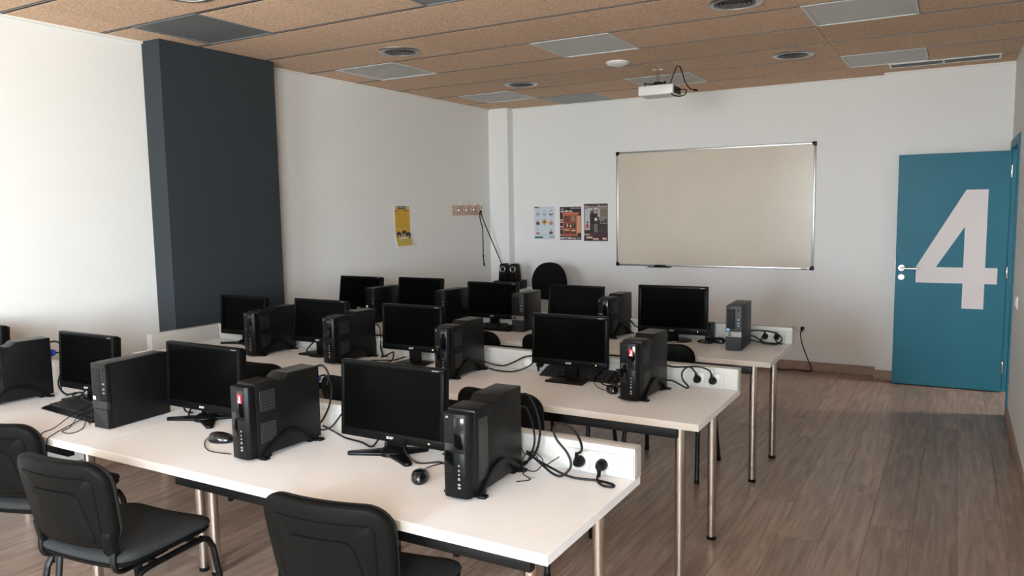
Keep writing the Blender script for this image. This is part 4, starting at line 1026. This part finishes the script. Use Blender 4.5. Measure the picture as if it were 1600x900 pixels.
cable('black cable looped under the right front monitor', [(-1.70, 2.20, ZT+0.10), (-1.66, 2.10, ZT+0.05), (-1.60, 2.09, Z0), (-1.53, 2.13, Z0), (-1.47, 2.10, ZT+0.012), (-1.42, 2.12, ZT+0.03), (-1.45, 2.17, Z0+0.01), (-1.55, 2.18, Z0+0.012), (-1.50, 2.23, Z0)], 0.0035)
cable('black cable drooping from the left underside of the right front monitor', [(-1.80, 2.20, ZT+0.09), (-1.83, 2.17, ZT+0.04), (-1.86, 2.16, Z0), (-1.93, 2.185, Z0), (-2.02, 2.20, Z0), (-2.08, 2.225, Z0), (-2.14, 2.20, ZT+0.04)], 0.0038)
cable('black cable rising steeply from the red-stickered front tower to the trunking', [(-2.16, 2.19, ZT+0.02), (-2.12, 2.225, ZT+0.03), (-2.06, 2.245, ZT+0.10), (-2.0, 2.30, ZT+0.125), (-1.95, 2.36, ZT+0.08)], 0.0036)
cable('black video cable with blue connector behind the red-stickered front tower', [(-2.15, 2.20, 0.975), (-2.14, 2.225, 0.975), (-2.12, 2.235, 0.93), (-2.125, 2.225, 0.86), (-2.15, 2.21, 0.80), (-2.2, 2.22, 0.76)], 0.004, [('vga', (-2.155, 2.171, 0.968), (0.1, 1, 0))])
cable('black mains cable bowing above the blue connector of the red-stickered front tower', [(-2.16, 2.17, 1.015), (-2.135, 2.205, 1.02), (-2.115, 2.215, 0.985), (-2.12, 2.21, 0.945)], 0.004)
cable('mouse wire looping beside the red-stickered front tower', [(-2.38, 1.985, ZT+0.008), (-2.34, 2.02, Z0-0.002), (-2.42, 2.04, Z0-0.002), (-2.52, 1.99, Z0-0.002), (-2.49, 1.92, Z0-0.002), (-2.38, 1.85, Z0-0.002), (-2.27, 1.86, Z0-0.002)], 0.0018)
cable('black cable below the left underside of the second front monitor', [(-2.86, 2.19, ZT+0.08), (-2.87, 2.15, ZT+0.03), (-2.84, 2.12, Z0), (-2.78, 2.13, Z0), (-2.75, 2.16, ZT+0.04)], 0.0036)
cable('black video cable with blue connector behind the plain front tower', [(-3.03, 2.18, 0.94), (-3.0, 2.215, 0.935), (-2.985, 2.22, 0.87), (-2.99, 2.20, 0.80), (-2.96, 2.19, Z0), (-2.90, 2.18, Z0)], 0.004, [('vga', (-3.03, 2.151, 0.945), (0.1, 1, 0))])
cable('thick round-plugged cable sticking up behind the plain front tower', [(-3.045, 2.15, 0.985), (-3.02, 2.19, 0.99), (-3.0, 2.205, 0.96), (-2.99, 2.2, 0.90)], 0.006)
cable('thin keyboard wire hanging over the front edge of the front desk', [(-3.36, 2.02, ZT+0.03), (-3.30, 1.88, ZT+0.02), (-3.225, 1.76, Z0-0.002), (-3.20, 1.70, Z0-0.002), (-3.155, 1.663, ZT-0.004), (-3.15, 1.655, ZT-0.06), (-3.16, 1.66, ZT-0.12)], 0.0018)
cable('second thin wire hanging over the front edge of the front desk', [(-3.25, 1.90, Z0), (-3.18, 1.77, Z0-0.002), (-3.13, 1.70, Z0-0.002), (-3.105, 1.663, ZT-0.004), (-3.10, 1.655, ZT-0.05), (-3.11, 1.66, ZT-0.11)], 0.0018)
cable('thin wire bent in a small triangle before the keyboard on the front desk', [(-3.24, 1.97, ZT+0.035), (-3.27, 1.90, ZT+0.02), (-3.18, 1.80, Z0-0.002), (-3.145, 1.745, Z0-0.002), (-3.08, 1.745, Z0-0.002), (-3.12, 1.82, Z0-0.002), (-3.26, 1.92, ZT+0.025)], 0.0018)
cable('tangle of thin wire lying on the keyboard of the front desk', [(-3.33, 2.05, ZT+0.045), (-3.29, 1.98, ZT+0.045), (-3.24, 2.0, ZT+0.06), (-3.27, 1.93, ZT+0.04), (-3.22, 1.93, ZT+0.05), (-3.24, 2.06, ZT+0.07), (-3.2, 1.97, ZT+0.05), (-3.23, 1.90, ZT+0.03), (-3.14, 1.86, Z0)], 0.0018)
cable('black looped cable in front of the third front monitor stand', [(-3.60, 2.17, ZT+0.09), (-3.58, 2.10, ZT+0.04), (-3.62, 2.09, ZT+0.012), (-3.70, 2.12, ZT+0.012), (-3.68, 2.15, ZT+0.02), (-3.55, 2.10, ZT+0.012), (-3.45, 2.12, Z0)], 0.0042)
cable('black cables arching behind the tower at the left picture edge', [(-3.87, 2.115, 1.0), (-3.83, 2.14, 1.0), (-3.80, 2.145, 0.95), (-3.805, 2.13, 0.86), (-3.82, 2.12, 0.79), (-3.78, 2.13, Z0), (-3.72, 2.15, Z0+0.01)], 0.0045)
cable('black video cable with blue connector behind the tower at the left picture edge', [(-3.86, 2.14, 0.945), (-3.81, 2.15, 0.94), (-3.775, 2.145, 0.89), (-3.785, 2.13, 0.82), (-3.80, 2.12, 0.77), (-3.75, 2.12, Z0)], 0.004, [('vga', (-3.87, 2.108, 0.945), (0.25, 1, 0))])
# middle row
cable('black mains cable of the right middle tower, plug in the left socket', [(-1.20, 3.57, 0.775), (-1.17, 3.575, 0.775), (-1.12, 3.55, 0.765), (-1.09, 3.55, 0.752), (-1.085, 3.56, 0.758), (-1.11, 3.555, 0.79), (-1.112, 3.55, 0.825), (-1.09, 3.55, 0.852), (-1.07, 3.56, 0.85), (-1.06, 3.595, 0.82)], 0.004, [('schuko_up', (-1.06, 3.630, 0.7825), (0, -1, 0))])
cable('black mains cable of the right middle tower bowing over to the right socket', [(-1.20, 3.57, 0.85), (-1.16, 3.57, 0.845), (-1.10, 3.56, 0.852), (-1.03, 3.56, 0.858), (-0.99, 3.58, 0.84), (-0.985, 3.595, 0.82)], 0.004, [('schuko_up', (-0.985, 3.630, 0.7825), (0, -1, 0))])
cable('short cable arc at the rear top of the right middle tower', [(-1.225, 3.555, 0.96), (-1.20, 3.58, 0.955), (-1.195, 3.58, 0.91), (-1.21, 3.57, 0.88), (-1.20, 3.56, 0.82)], 0.0035)
cable('upper black cable sagging between the third middle tower and right middle monitor', [(-2.27, 3.56, 0.79), (-2.20, 3.585, 0.765), (-2.13, 3.585, 0.762), (-2.07, 3.59, 0.785), (-2.0, 3.59, 0.82), (-1.955, 3.60, 0.828)], 0.004, [('schuko', (-1.92, 3.630, 0.7825), (0, -1, 0))])
cable('lower black cable lying between third middle tower and right middle monitor', [(-2.27, 3.56, 0.765), (-2.20, 3.55, 0.748), (-2.12, 3.53, Z0), (-2.05, 3.54, Z0), (-2.0, 3.57, 0.758), (-1.955, 3.59, 0.785), (-1.945, 3.60, 0.82)], 0.004)
cable('bundled black cables coiled beside the right middle tower', [(-1.52, 3.47, ZT+0.055), (-1.46, 3.40, ZT+0.025), (-1.40, 3.43, ZT+0.012), (-1.36, 3.40, ZT+0.02), (-1.40, 3.37, ZT+0.045), (-1.45, 3.42, ZT+0.04), (-1.40, 3.47, ZT+0.03), (-1.33, 3.44, ZT+0.04), (-1.35, 3.40, ZT+0.06), (-1.42, 3.44, ZT+0.065), (-1.38, 3.50, ZT+0.05), (-1.32, 3.47, ZT+0.07), (-1.36, 3.43, ZT+0.09), (-1.42, 3.48, ZT+0.085), (-1.36, 3.53, ZT+0.08), (-1.32, 3.50, ZT+0.11)], 0.0035)
cable('thin wire hanging from the right middle monitor to the desk', [(-1.55, 3.49, ZT+0.08), (-1.54, 3.46, ZT+0.04), (-1.50, 3.42, Z0), (-1.43, 3.36, Z0)], 0.002)
cable('looped black cable left of the third middle monitor', [(-3.02, 3.62, 0.80), (-2.99, 3.60, 0.76), (-2.96, 3.56, Z0), (-2.90, 3.57, 0.775), (-2.855, 3.54, 0.785), (-2.83, 3.48, Z0), (-2.90, 3.43, Z0), (-2.96, 3.43, Z0), (-2.93, 3.47, Z0), (-2.82, 3.50, Z0+0.006), (-2.76, 3.53, ZT+0.03)], 0.004)
cable('black cable dropping behind the second middle tower', [(-3.08, 3.62, 0.93), (-3.05, 3.645, 0.92), (-3.03, 3.64, 0.85), (-3.02, 3.62, 0.79), (-2.99, 3.61, Z0), (-2.95, 3.60, Z0)], 0.004, [('vga', (-3.09, 3.614, 0.935), (0.1, 1, 0))])
cable('black cable under the second middle monitor', [(-3.46, 3.52, ZT+0.08), (-3.48, 3.47, ZT+0.03), (-3.45, 3.44, Z0+0.012), (-3.39, 3.40, Z0), (-3.30, 3.40, Z0)], 0.004)
# rear row
cable('black mains cable of the silver-banded tower, plug in the left socket', [(-1.12, 4.96, 0.815), (-1.08, 4.965, 0.825), (-1.0, 4.96, 0.825), (-0.945, 4.955, 0.815), (-0.915, 4.955, 0.785), (-0.935, 4.955, 0.757), (-0.99, 4.955, 0.748), (-1.04, 4.96, 0.75), (-1.045, 4.975, 0.77), (-1.03, 4.985, 0.805)], 0.0045, [('schuko_up', (-1.03, 5.025, 0.7825), (0, -1, 0))])
cable('black mains cable of the silver-banded tower, plug in the right socket', [(-1.12, 4.96, 0.79), (-1.08, 4.96, 0.785), (-1.03, 4.945, 0.758), (-0.98, 4.94, 0.748), (-0.94, 4.95, 0.752), (-0.955, 4.96, 0.775), (-0.96, 4.975, 0.81)], 0.0045, [('schuko_up', (-0.96, 5.025, 0.7825), (0, -1, 0))])
cable('black cable lying along the rear desk behind the silver-banded tower', [(-1.12, 4.965, 0.765), (-1.06, 4.97, 0.752), (-1.0, 4.985, 0.746), (-0.95, 4.995, 0.746), (-0.92, 4.98, 0.746)], 0.004)
cable('coil of black cable between the wide rear monitor and the silver-banded tower', [(-1.42, 4.90, Z0), (-1.38, 4.84, Z0), (-1.33, 4.84, Z0), (-1.34, 4.89, Z0), (-1.40, 4.89, Z0+0.006), (-1.41, 4.83, Z0+0.006), (-1.35, 4.82, Z0+0.006), (-1.31, 4.87, Z0+0.008), (-1.36, 4.93, Z0+0.01), (-1.30, 4.95, Z0), (-1.22, 4.96, Z0+0.01)], 0.0045)
cable('black cable from the wide rear monitor to the tower on its left', [(-1.90, 5.055, 0.93), (-1.86, 5.075, 0.92), (-1.80, 5.08, 0.88), (-1.75, 5.02, 0.85), (-1.68, 4.93, 0.84)], 0.0036)
cable('black mains cable with round plug left of the wide rear monitor', [(-1.96, 5.055, 0.84), (-1.93, 5.01, 0.82), (-1.89, 4.99, 0.795), (-1.85, 4.98, 0.80), (-1.80, 5.0, 0.79), (-1.77, 4.99, 0.76)], 0.004, [('schuko', (-1.83, 5.025, 0.785), (0, -1, 0))])
cable('black cables hanging behind the second rear tower from the left', [(-3.30, 5.015, 0.98), (-3.265, 5.03, 0.96), (-3.255, 5.03, 0.90), (-3.27, 5.02, 0.83), (-3.24, 5.01, 0.79), (-3.20, 5.0, Z0), (-3.14, 4.99, Z0)], 0.004)
cable('thin black cable slanting from the second rear tower to the desk', [(-3.30, 5.015, 0.92), (-3.26, 5.02, 0.90), (-3.235, 5.01, 0.84), (-3.20, 4.99, 0.78), (-3.17, 4.96, Z0)], 0.003)
cable('short black cable behind the leftmost rear tower', [(-3.96, 4.975, 0.97), (-3.93, 5.0, 0.97), (-3.915, 5.01, 0.93), (-3.93, 5.0, 0.86), (-3.92, 5.0, 0.79)], 0.004)
